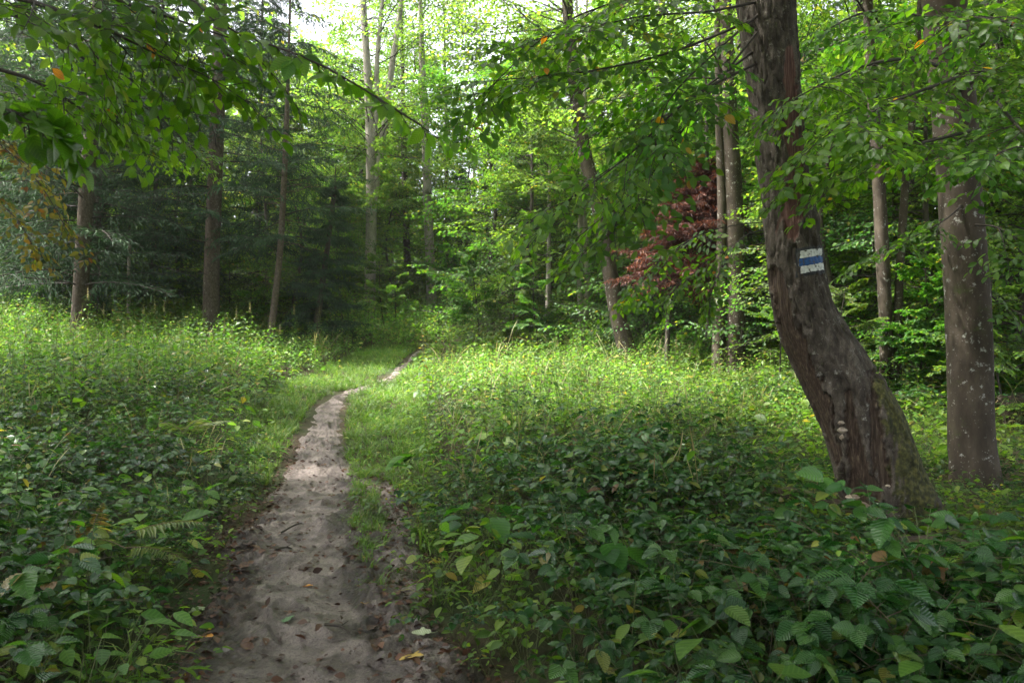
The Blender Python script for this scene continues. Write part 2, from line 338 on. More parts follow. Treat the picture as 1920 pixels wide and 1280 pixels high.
YEL, BRN, ORG = (.3, .22, .03), (.14, .06, .02), (.4, .15, .02)
M = {}
M['beech'] = leafmat('beech_leaf', [(0, (.03, .085, .008)), (.5, (.05, .125, .01)), (.93, (.08, .16, .014)), (.993, (.1, .16, .02)), (1, ORG)], (2.3, 2.4, .8), tw=.58, rough=.4, veins=.25, hue=.02)
M['beech_yellow'] = leafmat('yellowing_leaf', [(0, (.07, .11, .015)), (.4, (.17, .17, .02)), (.8, (.26, .2, .025)), (1, (.2, .08, .02))], (1.5, 1.5, .8), tw=.5, rough=.45, hue=.02)
M['bgleaf'] = leafmat('woodland_leaf', [(0, (.06, .125, .026)), (.5, (.092, .18, .034)), (.95, (.14, .225, .042)), (.99, (.22, .2, .03))], (1.9, 1.9, .8), tw=.55, rough=.5, spec=.3, hue=.03)
M['understory'] = leafmat('understory_leaf', [(0, (.035, .085, .022)), (.5, (.065, .15, .014)), (.96, (.11, .19, .02)), (.99, (.2, .17, .03))], (1.8, 1.9, .8), tw=.5, rough=.4, spec=.4, hue=.05, veins=.3)
M['bramble'] = leafmat('bramble_leaf', [(0, (.012, .048, .012)), (.5, (.021, .074, .015)), (.93, (.045, .115, .018)), (.975, (.13, .16, .025)), (.994, (.12, .06, .02))], (1.5, 1.8, .8), tw=.28, rough=.2, spec=.6, veins=.8, hue=.02)
M['herb'] = leafmat('herb_leaf', [(0, (.045, .115, .016)), (.5, (.078, .17, .022)), (.9, (.135, .215, .032)), (.97, (.22, .24, .04)), (1, (.26, .19, .06))], (1.6, 1.75, .9), tw=.45, rough=.45, veins=.3, vscale=6, hue=.02)
M['grass'] = leafmat('grass_blade', [(0, (.06, .12, .018)), (.6, (.1, .19, .025)), (.92, (.15, .22, .035)), (1, (.28, .24, .09))], (1.5, 1.6, .9), tw=.4, rough=.5, hue=.02)
M['needle'] = leafmat('spruce_needles', [(0, (.028, .058, .03)), (.6, (.045, .09, .045)), (1, (.07, .12, .055))], (1.0, 1.2, .7), tw=.15, rough=.7, spec=.2, hue=.02, patch=.2)
M['rust'] = leafmat('dead_needles', [(0, (.05, .016, .014)), (.6, (.105, .026, .018)), (1, (.2, .06, .022))], (1.3, 1.1, .8), tw=.3, rough=.6, hue=.01, patch=.2)
M['fern'] = leafmat('fern_leaf', [(0, (.06, .1, .02)), (.5, (.1, .15, .035)), (1, (.17, .19, .05))], (1.4, 1.4, .8), tw=.4, rough=.5, hue=.02)
M['fern_old'] = leafmat('old_fern_leaf', [(0, (.2, .16, .03)), (.5, (.3, .24, .05)), (1, (.3, .17, .05))], (1.4, 1.3, .8), tw=.4, rough=.5, hue=.02)
M['seed'] = leafmat('seed_head', [(0, (.16, .17, .07)), (.6, (.28, .26, .12)), (1, (.22, .15, .07))], (1.3, 1.3, .9), tw=.3, rough=.7, hue=.02)
M['twig'] = plain('twig_bark', (.02, .016, .013), (.05, .04, .03), 60)
M['stem'] = plain('green_stem', (.05, .075, .02), (.1, .11, .035), 40, .5)
M['cane'] = plain('bramble_cane', (.06, .035, .02), (.07, .08, .03), 40, .5)
M['dry'] = plain('dry_stem', (.06, .04, .025), (.17, .12, .07), 60)
M['beechbark'] = barkmat('beech_bark', (.026, .02, .014), (.058, .044, .031), (.105, .083, .06), (5, 5, 2), .4, lichen=.35, moss=.1)
M['palebark'] = barkmat('pale_bark', (.17, .145, .12), (.34, .3, .255), (.46, .41, .35), (9, 9, 2.5), .4, lichen=.3, moss=.35)
M['darkbark'] = barkmat('dark_bark', (.035, .03, .024), (.075, .062, .05), (.13, .11, .085), (10, 10, 2.5), .5, lichen=.1, moss=.25)
M['sprucebark'] = barkmat('spruce_bark', (.05, .036, .026), (.11, .085, .064), (.19, .15, .12), (22, 22, 14), .6, lichen=.15)
M['oldbark'] = barkmat('old_bark', (.02, .016, .011), (.065, .052, .04), (.16, .135, .108), (16, 16, 6), 1.0, lichen=.3, lich_col=(.3, .29, .25))
M['log'] = barkmat('log_bark', (.014, .01, .008), (.035, .024, .017), (.07, .05, .036), (20, 20, 20), .8, moss=.5)
M['fungus'] = plain('fungus_flesh', (.16, .12, .085), (.45, .38, .3), 30, .6)
M['fungus_top'] = plain('fungus_cap', (.09, .065, .05), (.24, .19, .14), 25, .7)
M['white'] = plain('white_paint', (.5, .5, .48), (.78, .78, .75), 45, .6, .6)
M['blue'] = plain('blue_paint', (.012, .06, .2), (.02, .1, .3), 45, .55, .6)
def chipped(m):
    e = [n for n in m.node_tree.nodes if n.type == 'VALTORGB'][0].color_ramp
    for p, c in ((.36, (.07, .06, .05, 1)), (.41, tuple(e.elements[0].color))): q = e.elements.new(p); q.color = c
    e.elements[0].color = (.06, .05, .04, 1)
chipped(M['white']); chipped(M['blue'])
M['dark'] = plain('dark_paint', (.02, .022, .024), (.05, .05, .05), 40, .7, .6)
def leaf_plain(name, a, b):
    return leafmat(name, [(0, a), (1, b)], (1.2, 1.2, .9), tw=.15, rough=.5, spec=.35, veins=.4, hue=.0, patch=.1)
M['fl_brown'] = leaf_plain('brown_fallen_leaf', (.03, .016, .011), (.1, .045, .022))
M['fl_orange'] = leaf_plain('orange_fallen_leaf', (.42, .17, .03), (.55, .26, .05))
M['fl_yellow'] = leaf_plain('yellow_fallen_leaf', (.34, .22, .04), (.46, .33, .08))
M['fl_pale'] = leaf_plain('pale_fallen_leaf', (.25, .3, .16), (.4, .45, .28))
M['fl_green'] = leaf_plain('green_fallen_leaf', (.06, .12, .05), (.1, .18, .08))
M['fl_grey'] = leaf_plain('grey_fallen_leaf', (.1, .085, .085), (.18, .15, .15))

# ground and path materials
def groundmat():
    m, t, o = mat_new('forest_soil'); l = t.links.new
    ge = N(t, 'ShaderNodeNewGeometry'); n1 = N(t, 'ShaderNodeTexNoise', i_Scale=9.0, i_Detail=9.0, i_Roughness=.7); l(ge.outputs['Position'], n1.inputs['Vector'])
    n2 = N(t, 'ShaderNodeTexNoise', i_Scale=.8, i_Detail=4.0); l(ge.outputs['Position'], n2.inputs['Vector'])
    r1 = ramp(t, [(.3, (.018, .013, .009)), (.5, (.045, .032, .02)), (.7, (.09, .06, .035))], n1.outputs['Fac'])
    r2 = ramp(t, [(.42, (0, 0, 0)), (.6, (1, 1, 1))], n2.outputs['Fac']); mx = N(t, 'ShaderNodeMixRGB'); mx.inputs[2].default_value = (.03, .045, .014, 1)
    l(r2.outputs['Color'], mx.inputs[0]); l(r1.outputs['Color'], mx.inputs[1])
    pb = N(t, 'ShaderNodeBsdfPrincipled', i_Roughness=.9); pb.inputs['Specular IOR Level'].default_value = .2; l(mx.outputs[0], pb.inputs['Base Color'])
    bp = N(t, 'ShaderNodeBump'); bp.inputs['Strength'].default_value = .8; bp.inputs['Distance'].default_value = .04; l(n1.outputs['Fac'], bp.inputs['Height']); l(bp.outputs[0], pb.inputs['Normal'])
    l(pb.outputs[0], o.inputs['Surface']); return m
def pathmat():
    m, t, o = mat_new('path_mud'); l = t.links.new
    ge = N(t, 'ShaderNodeNewGeometry'); at = N(t, 'ShaderNodeAttribute', attribute_name='lf'); sp = N(t, 'ShaderNodeSeparateXYZ'); l(at.outputs['Vector'], sp.inputs[0])
    n1 = N(t, 'ShaderNodeTexNoise', i_Scale=7.0, i_Detail=10.0, i_Roughness=.72); l(ge.outputs['Position'], n1.inputs['Vector'])
    n2 = N(t, 'ShaderNodeTexNoise', i_Scale=55.0, i_Detail=6.0, i_Roughness=.75); l(ge.outputs['Position'], n2.inputs['Vector'])
    pale = ramp(t, [(.3, (.15, .118, .104)), (.5, (.235, .192, .172)), (.7, (.31, .26, .236))], n1.outputs['Fac'])
    dark = ramp(t, [(.3, (.03, .022, .016)), (.55, (.085, .064, .05)), (.72, (.16, .125, .1))], n1.outputs['Fac'])
    a = N(t, 'ShaderNodeMath', operation='MULTIPLY_ADD'); a.inputs[1].default_value = 1.5; l(n1.outputs['Fac'], a.inputs[0])
    b = N(t, 'ShaderNodeMath', operation='MULTIPLY_ADD'); b.inputs[1].default_value = 1.3; b.inputs[2].default_value = -.95; l(sp.outputs['X'], b.inputs[0]); l(b.outputs[0], a.inputs[2])
    rr = ramp(t, [(.12, (0, 0, 0)), (.5, (1, 1, 1))], a.outputs[0])
    mx = N(t, 'ShaderNodeMixRGB'); l(rr.outputs['Color'], mx.inputs[0]); l(pale.outputs['Color'], mx.inputs[1]); l(dark.outputs['Color'], mx.inputs[2])
    n3 = N(t, 'ShaderNodeTexNoise', i_Scale=2.6, i_Detail=5.0, i_Roughness=.65); l(ge.outputs['Position'], n3.inputs['Vector'])
    w3 = ramp(t, [(.44, (.42, .4, .39)), (.56, (1, 1, 1))], n3.outputs['Fac']); mw = N(t, 'ShaderNodeMixRGB', blend_type='MULTIPLY'); mw.inputs[0].default_value = .8; l(mx.outputs[0], mw.inputs[1]); l(w3.outputs['Color'], mw.inputs[2]); mx = mw
    g = ramp(t, [(.36, (.22, .2, .19)), (.5, (1, 1, 1))], n2.outputs['Fac']); mg = N(t, 'ShaderNodeMixRGB', blend_type='MULTIPLY'); mg.inputs[0].default_value = .75; l(mx.outputs[0], mg.inputs[1]); l(g.outputs['Color'], mg.inputs[2])
    n4 = N(t, 'ShaderNodeTexNoise', i_Scale=150.0, i_Detail=4.0, i_Roughness=.8); l(ge.outputs['Position'], n4.inputs['Vector'])
    g4 = ramp(t, [(.34, (.3, .28, .27)), (.47, (.9, .9, .9)), (.66, (1.25, 1.22, 1.2))], n4.outputs['Fac']); m4 = N(t, 'ShaderNodeMixRGB', blend_type='MULTIPLY'); m4.inputs[0].default_value = .8; l(mg.outputs[0], m4.inputs[1]); l(g4.outputs['Color'], m4.inputs[2]); mg = m4
    pb = N(t, 'ShaderNodeBsdfPrincipled'); l(mg.outputs[0], pb.inputs['Base Color']); pb.inputs['Specular IOR Level'].default_value = .4
    rg = ramp(t, [(.44, (.3, .3, .3)), (.58, (.7, .7, .7))], n3.outputs['Fac']); l(rg.outputs['Color'], pb.inputs['Roughness'])
    ad = N(t, 'ShaderNodeMath', operation='MULTIPLY_ADD'); ad.inputs[1].default_value = .35; l(n2.outputs['Fac'], ad.inputs[0]); l(n1.outputs['Fac'], ad.inputs[2])
    bp = N(t, 'ShaderNodeBump'); bp.inputs['Strength'].default_value = 1.0; bp.inputs['Distance'].default_value = .05; l(ad.outputs[0], bp.inputs['Height']); l(bp.outputs[0], pb.inputs['Normal'])
    l(pb.outputs[0], o.inputs['Surface']); return m
M['ground'] = groundmat(); M['path'] = pathmat()

# ---------------------------------------------------------------- path outline from the photograph, in metres on the ground
rows = [  # py, bare left, main right, bare right (second track), plants left, plants right
    (1400, 250, 760, 960, 250, 980), (1280, 315, 715, 880, 310, 890), (1200, 345, 690, 850, 335, 850), (1100, 400, 665, 805, 390, 815), (1000, 452, 645, 790, 440, 800),
    (950, 485, 645, 775, 465, 795), (900, 512, 648, 735, 490, 790), (850, 540, 648, 655, 480, 775), (800, 565, 646, 650, 485, 765), (770, 582, 650, 652, 500, 770),
    (745, 608, 655, 657, 520, 775), (720, 690, 735, 738, 570, 765), (700, 725, 755, 757, 615, 772), (682, 752, 772, 774, 650, 790), (668, 765, 785, 787, 680, 800)]
_pd, _tab = [], []
for r in rows:
    g = gp((r[1] + r[2]) / 2, r[0]); _pd.append(g[1]); _tab.append([(v - 960) / F * g[1] for v in r[1:]])
_pd = np.array(_pd); _tab = np.array(_tab)
def pe(y, k): return np.interp(y, _pd, _tab[:, k])
PEND = _pd[-1]

# ground sheet
ax = np.unique(np.concatenate([np.linspace(-4, 6, 130), np.linspace(-16, 16, 90), np.linspace(-90, 90, 50)]))
ay = np.unique(np.concatenate([np.linspace(1, 12, 120), np.linspace(-30, 32, 120), np.linspace(-30, 150, 50)]))
X, Y = np.meshgrid(ax, ay); nx, ny = len(ax), len(ay)
mb = MB(); i = np.arange(ny - 1)[:, None] * nx + np.arange(nx - 1)[None]
mb.add(np.stack([X, Y, zg(X, Y)], -1).reshape(-1, 3), [np.stack([i, i + 1, i + nx + 1, i + nx], -1).reshape(-1, 4)])
tag(mb.build('ground', M['ground']), 'dark forest soil rising gently away under the undergrowth', 'ground', kind='structure')

# trodden path: one bumpy ribbon whose edges sink into the soil
rng = rs(5)
yy = np.concatenate([np.arange(1.2, 6, .018), np.arange(6, 10, .035), np.arange(10, PEND + 2, .08)]); K = 92
u = np.linspace(0, 1, K); Yp = np.repeat(yy[:, None], K, 1)
wob = lambda y, s: (fbm(y * 2.5, y * 0 + s, s, 3) - .45) * .22
mg = np.interp(yy, [5, 9], [.08, .0]); L_ = pe(yy, 0) - mg + wob(yy, 1) * np.interp(yy, [6, 12], [1, .5]); R_ = pe(yy, 2) + mg + wob(yy, 2) * np.interp(yy, [6, 12], [1, .5])
Xp = L_[:, None] + (R_ - L_)[:, None] * u
edge = np.minimum(Xp - L_[:, None], R_[:, None] - Xp)
prof = -.06 + .105 * np.clip(edge / .2, 0, 1) ** .7
mainr = pe(yy, 1)[:, None]; mainl = (pe(yy, 0) + np.interp(yy, [3.2, 6, 9], [.3, .2, .06]))[:, None]
ridge = np.exp(-((Xp - mainr - .12) / .11) ** 2) * np.clip((7.4 - Yp) / .8, 0, 1)
wb = (fbm(Xp * 3, Yp * 3, 33, 4) - .47) * .5
inmain = np.clip((Xp - mainl + .12 + wb) / .2, 0, 1) * np.clip((mainr - Xp + .06 + wb) / .2, 0, 1)
bump = (fbm(Xp * 4, Yp * 4, 9, 5) - .47) * .15 + (fbm(Xp * 17, Yp * 17, 21, 3) - .45) * .03 * (1.35 - inmain)
clod = np.abs(fbm(Xp * 22, Yp * 22, 61, 4) - .47) * 2; bump = bump + (clod - .2) * .035 * (1.25 - inmain)
z = zg(Xp, Yp) + prof + bump * np.clip(edge / .1, .3, 1) + ridge * .035 - inmain * .015
for k in range(150):                             # shoe prints and dents
    cy_ = rng.uniform(1.8, 12); l0, r0 = np.interp(cy_, yy, L_) + .2, np.interp(cy_, yy, R_) - .2
    cx = rng.uniform(l0, r0); a = rng.normal(0, .5); dx, dy = Xp - cx, Yp - cy_
    p, q = (dx * math.cos(a) + dy * math.sin(a)) / .05, (-dx * math.sin(a) + dy * math.cos(a)) / .12; rr = p * p + q * q
    z += np.where(rr < 6, -.026 * np.exp(-rr ** 1.5) + .014 * np.exp(-(rr - 1.7) ** 2 * 2), 0)
z = np.where(edge > .2, np.maximum(z, zg(Xp, Yp) + .012), z)
mud = np.clip(1 - inmain + ridge * .5, 0, 1) * (.5 * np.clip((12 - Yp) / 4, .15, 1) + .5 * np.clip((8 - Yp) / 4, 0, 1))
trk2 = np.exp(-((Xp - pe(yy, 2)[:, None] + .24 + wb * .4) / .17) ** 2) * np.clip((8.6 - Yp) / 1.5, 0, 1)
z -= trk2 * .018; mud = np.clip(mud - 1.4 * trk2, 0, 2)
n0 = len(yy); i = np.arange(n0 - 1)[:, None] * K + np.arange(K - 1)[None]
mb = MB(); mb.add(np.stack([Xp, Yp, z], -1).reshape(-1, 3), [np.stack([i, i + 1, i + K + 1, i + K], -1).reshape(-1, 4)], 0, np.stack([mud, mud, mud], -1).reshape(-1, 3))
tag(mb.build('path', M['path']), 'narrow trodden path of damp pinkish mud winding away', 'path', kind='structure')
def zpath(x, y):
    j = np.clip(np.searchsorted(yy, y), 0, n0 - 1); uu = (x - L_[j]) / (R_[j] - L_[j])
    k = np.clip(np.round(uu * (K - 1)).astype(int), 0, K - 1)
    return np.where((uu > 0) & (uu < 1), np.maximum(z[j, k], zg(x, y)), zg(x, y))

# ---------------------------------------------------------------- trunks
class Trunk:
    def __init__(s, pts, rad, seed=0, rough=.05, flare=.0, flute=0.0, front=(0, -1, 0)):
        s.c = smooth(pts, 240); s.r = np.interp(np.linspace(0, 1, 240), np.linspace(0, 1, len(rad)), rad)
        s.r = np.convolve(np.pad(s.r, 8, 'edge'), np.ones(17) / 17, 'valid')
        T = nrm(np.gradient(s.c, axis=0)); s.len = np.linalg.norm(np.diff(s.c, axis=0), axis=1).sum()
        fr = np.asarray(front, float); s.side = nrm(np.cross(fr, T)) * -1; s.side = np.where(s.side[:, :1] < 0, -s.side, s.side); s.fr = np.cross(s.side, T); s.fr = np.where((s.fr @ fr)[:, None] < 0, -s.fr, s.fr)
        s.seed, s.rough, s.flare, s.flute = seed, rough, flare, flute
    def rad(s, t, th):
        r = np.interp(t, np.linspace(0, 1, 240), s.r); h = t * s.len
        lobes = np.cos(5 * th + s.seed) * .5 + np.cos(3 * th + s.seed * 2.1) * .5
        k = 1 + s.flare * np.exp(-h / .35) * (1 + .5 * lobes)
        w = 1 - np.abs(th) / math.pi; w2 = np.clip(w * 4, 0, 1)
        k = k + s.rough * (fbm(th * 1.3 + 9, h * 1.1, s.seed, 3) - .44) * 2 * w2
        if s.flute: k = k + s.flute * np.exp(-(h / 1.3) ** 2) * (np.cos(6 * th + h * 1.6 + s.seed) * .6 + np.cos(9 * th - h * .8) * .4)
        return r * k
    def pos(s, t, th, off=0.0):
        q = np.linspace(0, 1, 240); f = lambda A: np.stack([np.interp(t, q, A[:, i]) for i in range(3)], -1)
        r = (s.rad(t, th) + off)[..., None]
        return f(s.c) + r * (np.sin(th)[..., None] * f(s.side) + np.cos(th)[..., None] * f(s.fr))
    def grid(s, mb, nt_, nth, mat=0, dz=None, attr=None):
        t = np.linspace(0, 1, nt_)[:, None] + np.zeros((1, nth)); th = np.linspace(-math.pi, math.pi, nth, endpoint=False)[None] + np.zeros((nt_, 1))
        V = s.pos(t, th, 0 if dz is None else dz(t, th)); a = None if attr is None else attr(t, th, V).reshape(-1, 3)
        i = np.arange(nt_ - 1)[:, None] * nth; j = np.arange(nth)[None]; j1 = (j + 1) % nth
        mb.add(V.reshape(-1, 3), [np.stack([i + j, i + j1, i + nth + j1, i + nth + j], -1).reshape(-1, 4)], mat, a)
def tube(mb, pts, r0, r1, k=8, n=16, mat=0):
    p = smooth(pts, n); f = Fr(); T = nrm(np.gradient(p, axis=0)); h = np.array([0, 0, 1.]) if abs(T[:, 2].mean()) < .8 else np.array([1., 0, 0])
    x = nrm(np.cross(T, h)); y = np.cross(T, x); th = np.arange(k) * 2 * math.pi / k; rr = np.linspace(r0, r1, n)[:, None, None]
    V = p[:, None] + rr * (np.cos(th)[None, :, None] * x[:, None] + np.sin(th)[None, :, None] * y[:, None])
    i = np.arange(n - 1)[:, None] * k; j = np.arange(k)[None]; j1 = (j + 1) % k
    mb.add(V.reshape(-1, 3), [np.stack([i + j, i + j1, i + k + j1, i + k + j], -1).reshape(-1, 4), np.arange(k)[None], (n * k - 1 - np.arange(k))[None]], mat)
def pix_trunk(spec, d0, d1=None, down=.35):     # spec: list of (px centre, py, px width) from base up -> points and radii
    d1 = d0 if d1 is None else d1; n = len(spec); pts, rad = [], []
    for k, (x, y, w) in enumerate(spec):
        d = d0 + (d1 - d0) * k / max(1, n - 1); pts.append(P(x, y, d)); rad.append(w / 2 / F * d)
    b = pts[0]; z0 = float(zg(b[0], b[1]))
    dirn = (pts[0] - pts[1]); dirn = dirn / max(1e-6, abs(dirn[2]))
    if b[2] > z0:
        pts.insert(0, b + dirn * (b[2] - z0)); rad.insert(0, rad[0] * 1.05)
    base = np.array([pts[0][0], pts[0][1], float(zg(pts[0][0], pts[0][1]))])
    pts.insert(0, pts[0] + dirn * down * np.array([.3, .3, 1])); rad.insert(0, rad[0] * 1.05)
    return pts, rad, base
def extend(pts, rad, top, taper=.35, bend=(0, 0)):
    a = pts[-1]; d = nrm(pts[-1] - pts[-2]); h = top - a[2]
    if h <= 0: return pts, rad
    for k in (1, 2, 3):
        pts = pts + [a + d * h / max(d[2], .5) * k / 3 * np.array([.6, .6, 1]) + np.array([bend[0] * (k / 3) ** 2, bend[1] * (k / 3) ** 2, 0])]; rad = rad + [rad[-1] * (taper ** (1 / 3))]
    return pts, rad
def crown_on(trk, rng, z0, z1, n, L, leaf, tplbough, az=None, lmin=.5, shape=1.0, pitch=(-5, 30)):
    """boughs round a trunk between two heights: frames in world space"""
    out = []; zs = trk.c[:, 2]
    for k in range(n):
        u = rng.rand(); zz = z0 + (z1 - z0) * u; i = int(np.argmin(np.abs(zs - zz))); p = trk.c[i]
        a = rng.uniform(0, 2 * math.pi) if az is None else rng.normal(az[0], az[1])
        ln = L * (lmin + (1 - lmin) * (1 - u) ** shape) * rng.uniform(.75, 1.2)
        pt = R(rng.uniform(*pitch) + 25 * u); d = np.array([math.sin(a) * math.cos(pt), math.cos(a) * math.cos(pt), math.sin(pt)])
        tb = tplbough[rng.randint(len(tplbough))]; s = ln / tb[1]
        out.append(tb[0].xf(aim(d, rng.normal(0, .35)), p, s, lsc=leaf / tb[2]))
    return cat(out)
rng = rs(11)
# bough templates: (frames, length, leaf size)
TB = [(bough(rng, 3.0, 8, 1.2, .085, 9, .085, rng.uniform(.05, .25)), 3.0, .085) for k in range(6)]      # mid detail
TF = [(bough(rng, 3.0, 7, 1.25, .12, 6, .12, rng.uniform(.05, .25)), 3.0, .12) for k in range(6)]        # far: fewer, larger leaves
TH = [(bough(rng, 1.6, 7, .75, .085, 9, .055, rng.uniform(.1, .3)), 1.6, .085) for k in range(6)]        # near detail

def leafy(name, fr, tpl, lm, tm, rng, parent, base, jit=.28, seg=True, k=3, minr=.0015, shift=0.0):
    mb = MB(); put_leaves(mb, fr, tpl, 0, rng, jit, rnd_shift=shift)
    if seg: put_segs(mb, fr, 1, k, minr)
    return mb.build(name, [lm, tm], parent, base)
def trunk_part(name, trk, mat, parent, base, nt_=60, nth=20, extra=None):
    mb = MB(); trk.grid(mb, nt_, nth)
    if extra:
        for e in extra: e.grid(mb, 40, 12)
    return mb.build(name, mat, parent, base)

# ---------------------------------------------------------------- the leaning tree with the trail mark
D0 = 6.2
spec = [(1690, 1015, 178), (1668, 950, 160), (1650, 900, 152), (1618, 800, 146), (1568, 700, 130), (1513, 600, 110), (1493, 500, 101), (1481, 400, 92), (1466, 300, 85), (1457, 200, 92), (1446, 100, 98), (1436, 0, 103), (1424, -120, 103)]
pts, rad, base = pix_trunk(spec, D0, D0 + .1)
pts, rad = extend(pts, rad, 13.5, .3)
hero = Trunk(pts, rad, 4, .05, .1, .1)
htree = thing('leaning_tree', base, 'old leaning tree with peeling bark and a painted white and blue trail mark', 'tree')
def topix(V): return 960 + F * V[..., 0] / V[..., 1], HOR - F * (V[..., 2] - CAMZ) / V[..., 1]
def polydist(px, py, line):
    best = np.full(px.shape, 1e9)
    for (x0, y0, w0), (x1, y1, w1) in zip(line[:-1], line[1:]):
        dx, dy = x1 - x0, y1 - y0; t = np.clip(((px - x0) * dx + (py - y0) * dy) / (dx * dx + dy * dy), 0, 1)
        best = np.minimum(best, np.hypot(px - x0 - t * dx, py - y0 - t * dy) / (w0 + (w1 - w0) * t))
    return best
def hmask(t, th, V):
    px, py = topix(V); fr_ = np.abs(th) < 1.75; nz = (fbm(px * .16, py * .04, 4, 5) - .45) * 1.9
    bare = polydist(px, py, [(1482, 95, 8), (1485, 190, 17), (1492, 300, 18), (1488, 390, 24), (1482, 432, 20)]) + nz
    rot = polydist(px, py, [(1452, 515, 14), (1466, 590, 24), (1490, 660, 26), (1530, 760, 30), (1560, 850, 20)]) + nz
    rot = np.minimum(rot, polydist(px, py, [(1640, 700, 10), (1640, 800, 12), (1660, 900, 16)]) + nz * 1.2)
    rot = np.minimum(rot, polydist(px, py, [(1590, 740, 8), (1600, 830, 14), (1620, 960, 40)]) + nz)
    moss = polydist(px, py, [(1650, 720, 12), (1690, 800, 26), (1720, 900, 40), (1735, 960, 45)]) + nz * 1.1
    g = lambda d: np.clip((1.05 - d) / .16, 0, 1) * fr_
    return np.stack([g(bare), g(rot) * (1 - .5 * g(moss)), np.clip(g(moss) * 1.0 + .6 * (fbm(px * .05, py * .02, 8, 3) > .62) * (py > 500) * (th > .6), 0, 1)], -1)
def hdz(t, th):
    V = hero.pos(t, th); m = hmask(t, th, V); h = t * hero.len
    cr = fbm(th * 5 + 20, h * 3.2, 31, 5); pl = np.abs(fbm(th * 3 + 5, h * 1.6, 77, 3) - .44)
    w2 = np.clip((1 - np.abs(th) / math.pi) * 5, 0, 1)
    fib = (fbm(th * 26, h * 2.0, 51, 3) - .45) * .010
    d = (cr - .47) * .05 - np.clip(.035 - pl, 0, 1) * .5
    return w2 * (d * (1 - np.maximum(m[..., 0], m[..., 1])) + (-.014 + fib) * m[..., 0] + (-.030 + fib * 1.6) * m[..., 1] + m[..., 2] * .008)
mb = MB(); hero.grid(mb, 620, 190, 0, hdz, hmask)
mb.build('trunk', M['oldbark'], htree, base)
# painted trail mark, wrapped on the bark
def find_t(py):
    c = hero.c; _, y = topix(c); i = int(np.argmin(np.abs(y - py) + (c[:, 2] > 8) * 1e4)); return i / 239.0
def patch(name, x0, x1, y0, y1, off, mat, parent, seed, skew=-.05, rough=2.0):
    ns, ms = 60, 40; s = np.linspace(0, 1, ns)[None] + np.zeros((ms, 1)); v = np.linspace(0, 1, ms)[:, None] + np.zeros((1, ns))
    px = x0 + (x1 - x0) * s + (fbm(v * 6, s * 0 + seed, seed, 3) - .45) * rough * np.where(s > .5, 1, -1) * (np.abs(s - .5) * 2) ** 3
    py = y0 + (y1 - y0) * v + skew * (px - 1505) + (fbm(s * 9, v * 0 + seed * 3, seed + 5, 3) - .45) * rough * 1.3 * np.where(v > .5, 1, -1) * (np.abs(v - .5) * 2) ** 3
    _, cy2 = topix(hero.c[:200]); o_ = np.argsort(cy2); t = np.interp(py, cy2[o_], (np.arange(200) / 239.)[o_])
    cx = np.interp(t, np.linspace(0, 1, 240), topix(hero.c)[0]); hw = np.interp(t, np.linspace(0, 1, 240), hero.r) * F / D0
    th = np.arcsin(np.clip((px - cx) / hw, -.97, .97)); dz_ = hdz(t, th)
    V = hero.pos(t, th, dz_ * .55 + off); mb = MB(); i = np.arange(ms - 1)[:, None] * ns + np.arange(ns - 1)[None]
    mb.add(V.reshape(-1, 3), [np.stack([i, i + 1, i + ns + 1, i + ns], -1).reshape(-1, 4)]); return mb.build(name, mat, parent, base)
blaze = patch('trail_mark', 1475, 1536, 470, 522, .004, M['dark'], htree, 1, rough=5)
blaze['label'] = 'dark painted ground of the trail mark'
patch('white_stripe', 1481, 1530, 476, 489, .010, M['white'], blaze, 2)
patch('blue_stripe', 1480, 1531, 489.5, 503, .0085, M['blue'], blaze, 3)
patch('white_stripe', 1482, 1531, 503.5, 516, .010, M['white'], blaze, 4)
def bracket(mb, p, d, w, dep, thick, mt=0, mu=1, n=14):
    """half-round shelf fungus standing out from p along d"""
    d = nrm(np.asarray(d, float)); x = nrm(np.cross(d, [0, 0, 1.])); zz = np.array([0, 0, 1.]); th = np.linspace(-math.pi / 2, math.pi / 2, n)
    ring = lambda f, h: [p + x * math.sin(a) * w * f + d * math.cos(a) * dep * f * (1 + .08 * math.sin(5 * a)) + zz * (h - .10 * dep * f * math.cos(a)) for a in th]
    rings = [ring(.05, thick), ring(.55, thick * .85), ring(.9, thick * .35), ring(1, 0), ring(.9, -thick * .3), ring(.4, -thick * .9)]
    V = np.array(rings).reshape(-1, 3); i = np.arange(len(rings) - 1)[:, None] * n + np.arange(n - 1)[None]; q = np.stack([i, i + 1, i + n + 1, i + n], -1).reshape(-1, 4)
    mb.add(V[:], [q[:2 * (n - 1)]], mt); mb.add(V[:], [q[2 * (n - 1):]], mu)
for (px, py, w, dp, th_, kind) in [(1556, 792, .035, .03, .03, 0), (1550, 768, .03, .03, .02, 0), (1553, 779, .045, .03, .025, 0), (1628, 893, .02, .018, .012, 0),
                                   (1556, 918, .055, .09, .022, 1), (1588, 916, .085, .12, .024, 1), (1600, 922, .07, .08, .02, 1), (1580, 902, .06, .07, .02, 1), (1604, 952, .08, .08, .02, 1), (1636, 975, .07, .09, .022, 1)]:
    t = find_t(py); i = int(t * 239); cx = topix(hero.c)[0][i]; hw = hero.r[i] * F / D0 * 1.0; th = math.asin(max(-.98, min(.98, (px - cx) / hw)))
    p = hero.pos(np.array([t]), np.array([th]))[0]; d = p - hero.c[i]; d[2] = 0; d = nrm(d) + np.array([-.2, -.1, 0])
    fb = MB(); bracket(fb, p - nrm(d) * .02, d, w, dp, th_, 0, 1); o = fb.build('fungus', [M['fungus'] if kind == 0 else M['fungus_top'], M['fungus']], htree, base)
    o['label'] = 'small whitish fungus on the trunk' if kind == 0 else 'brown shelf fungus at the foot of the trunk'

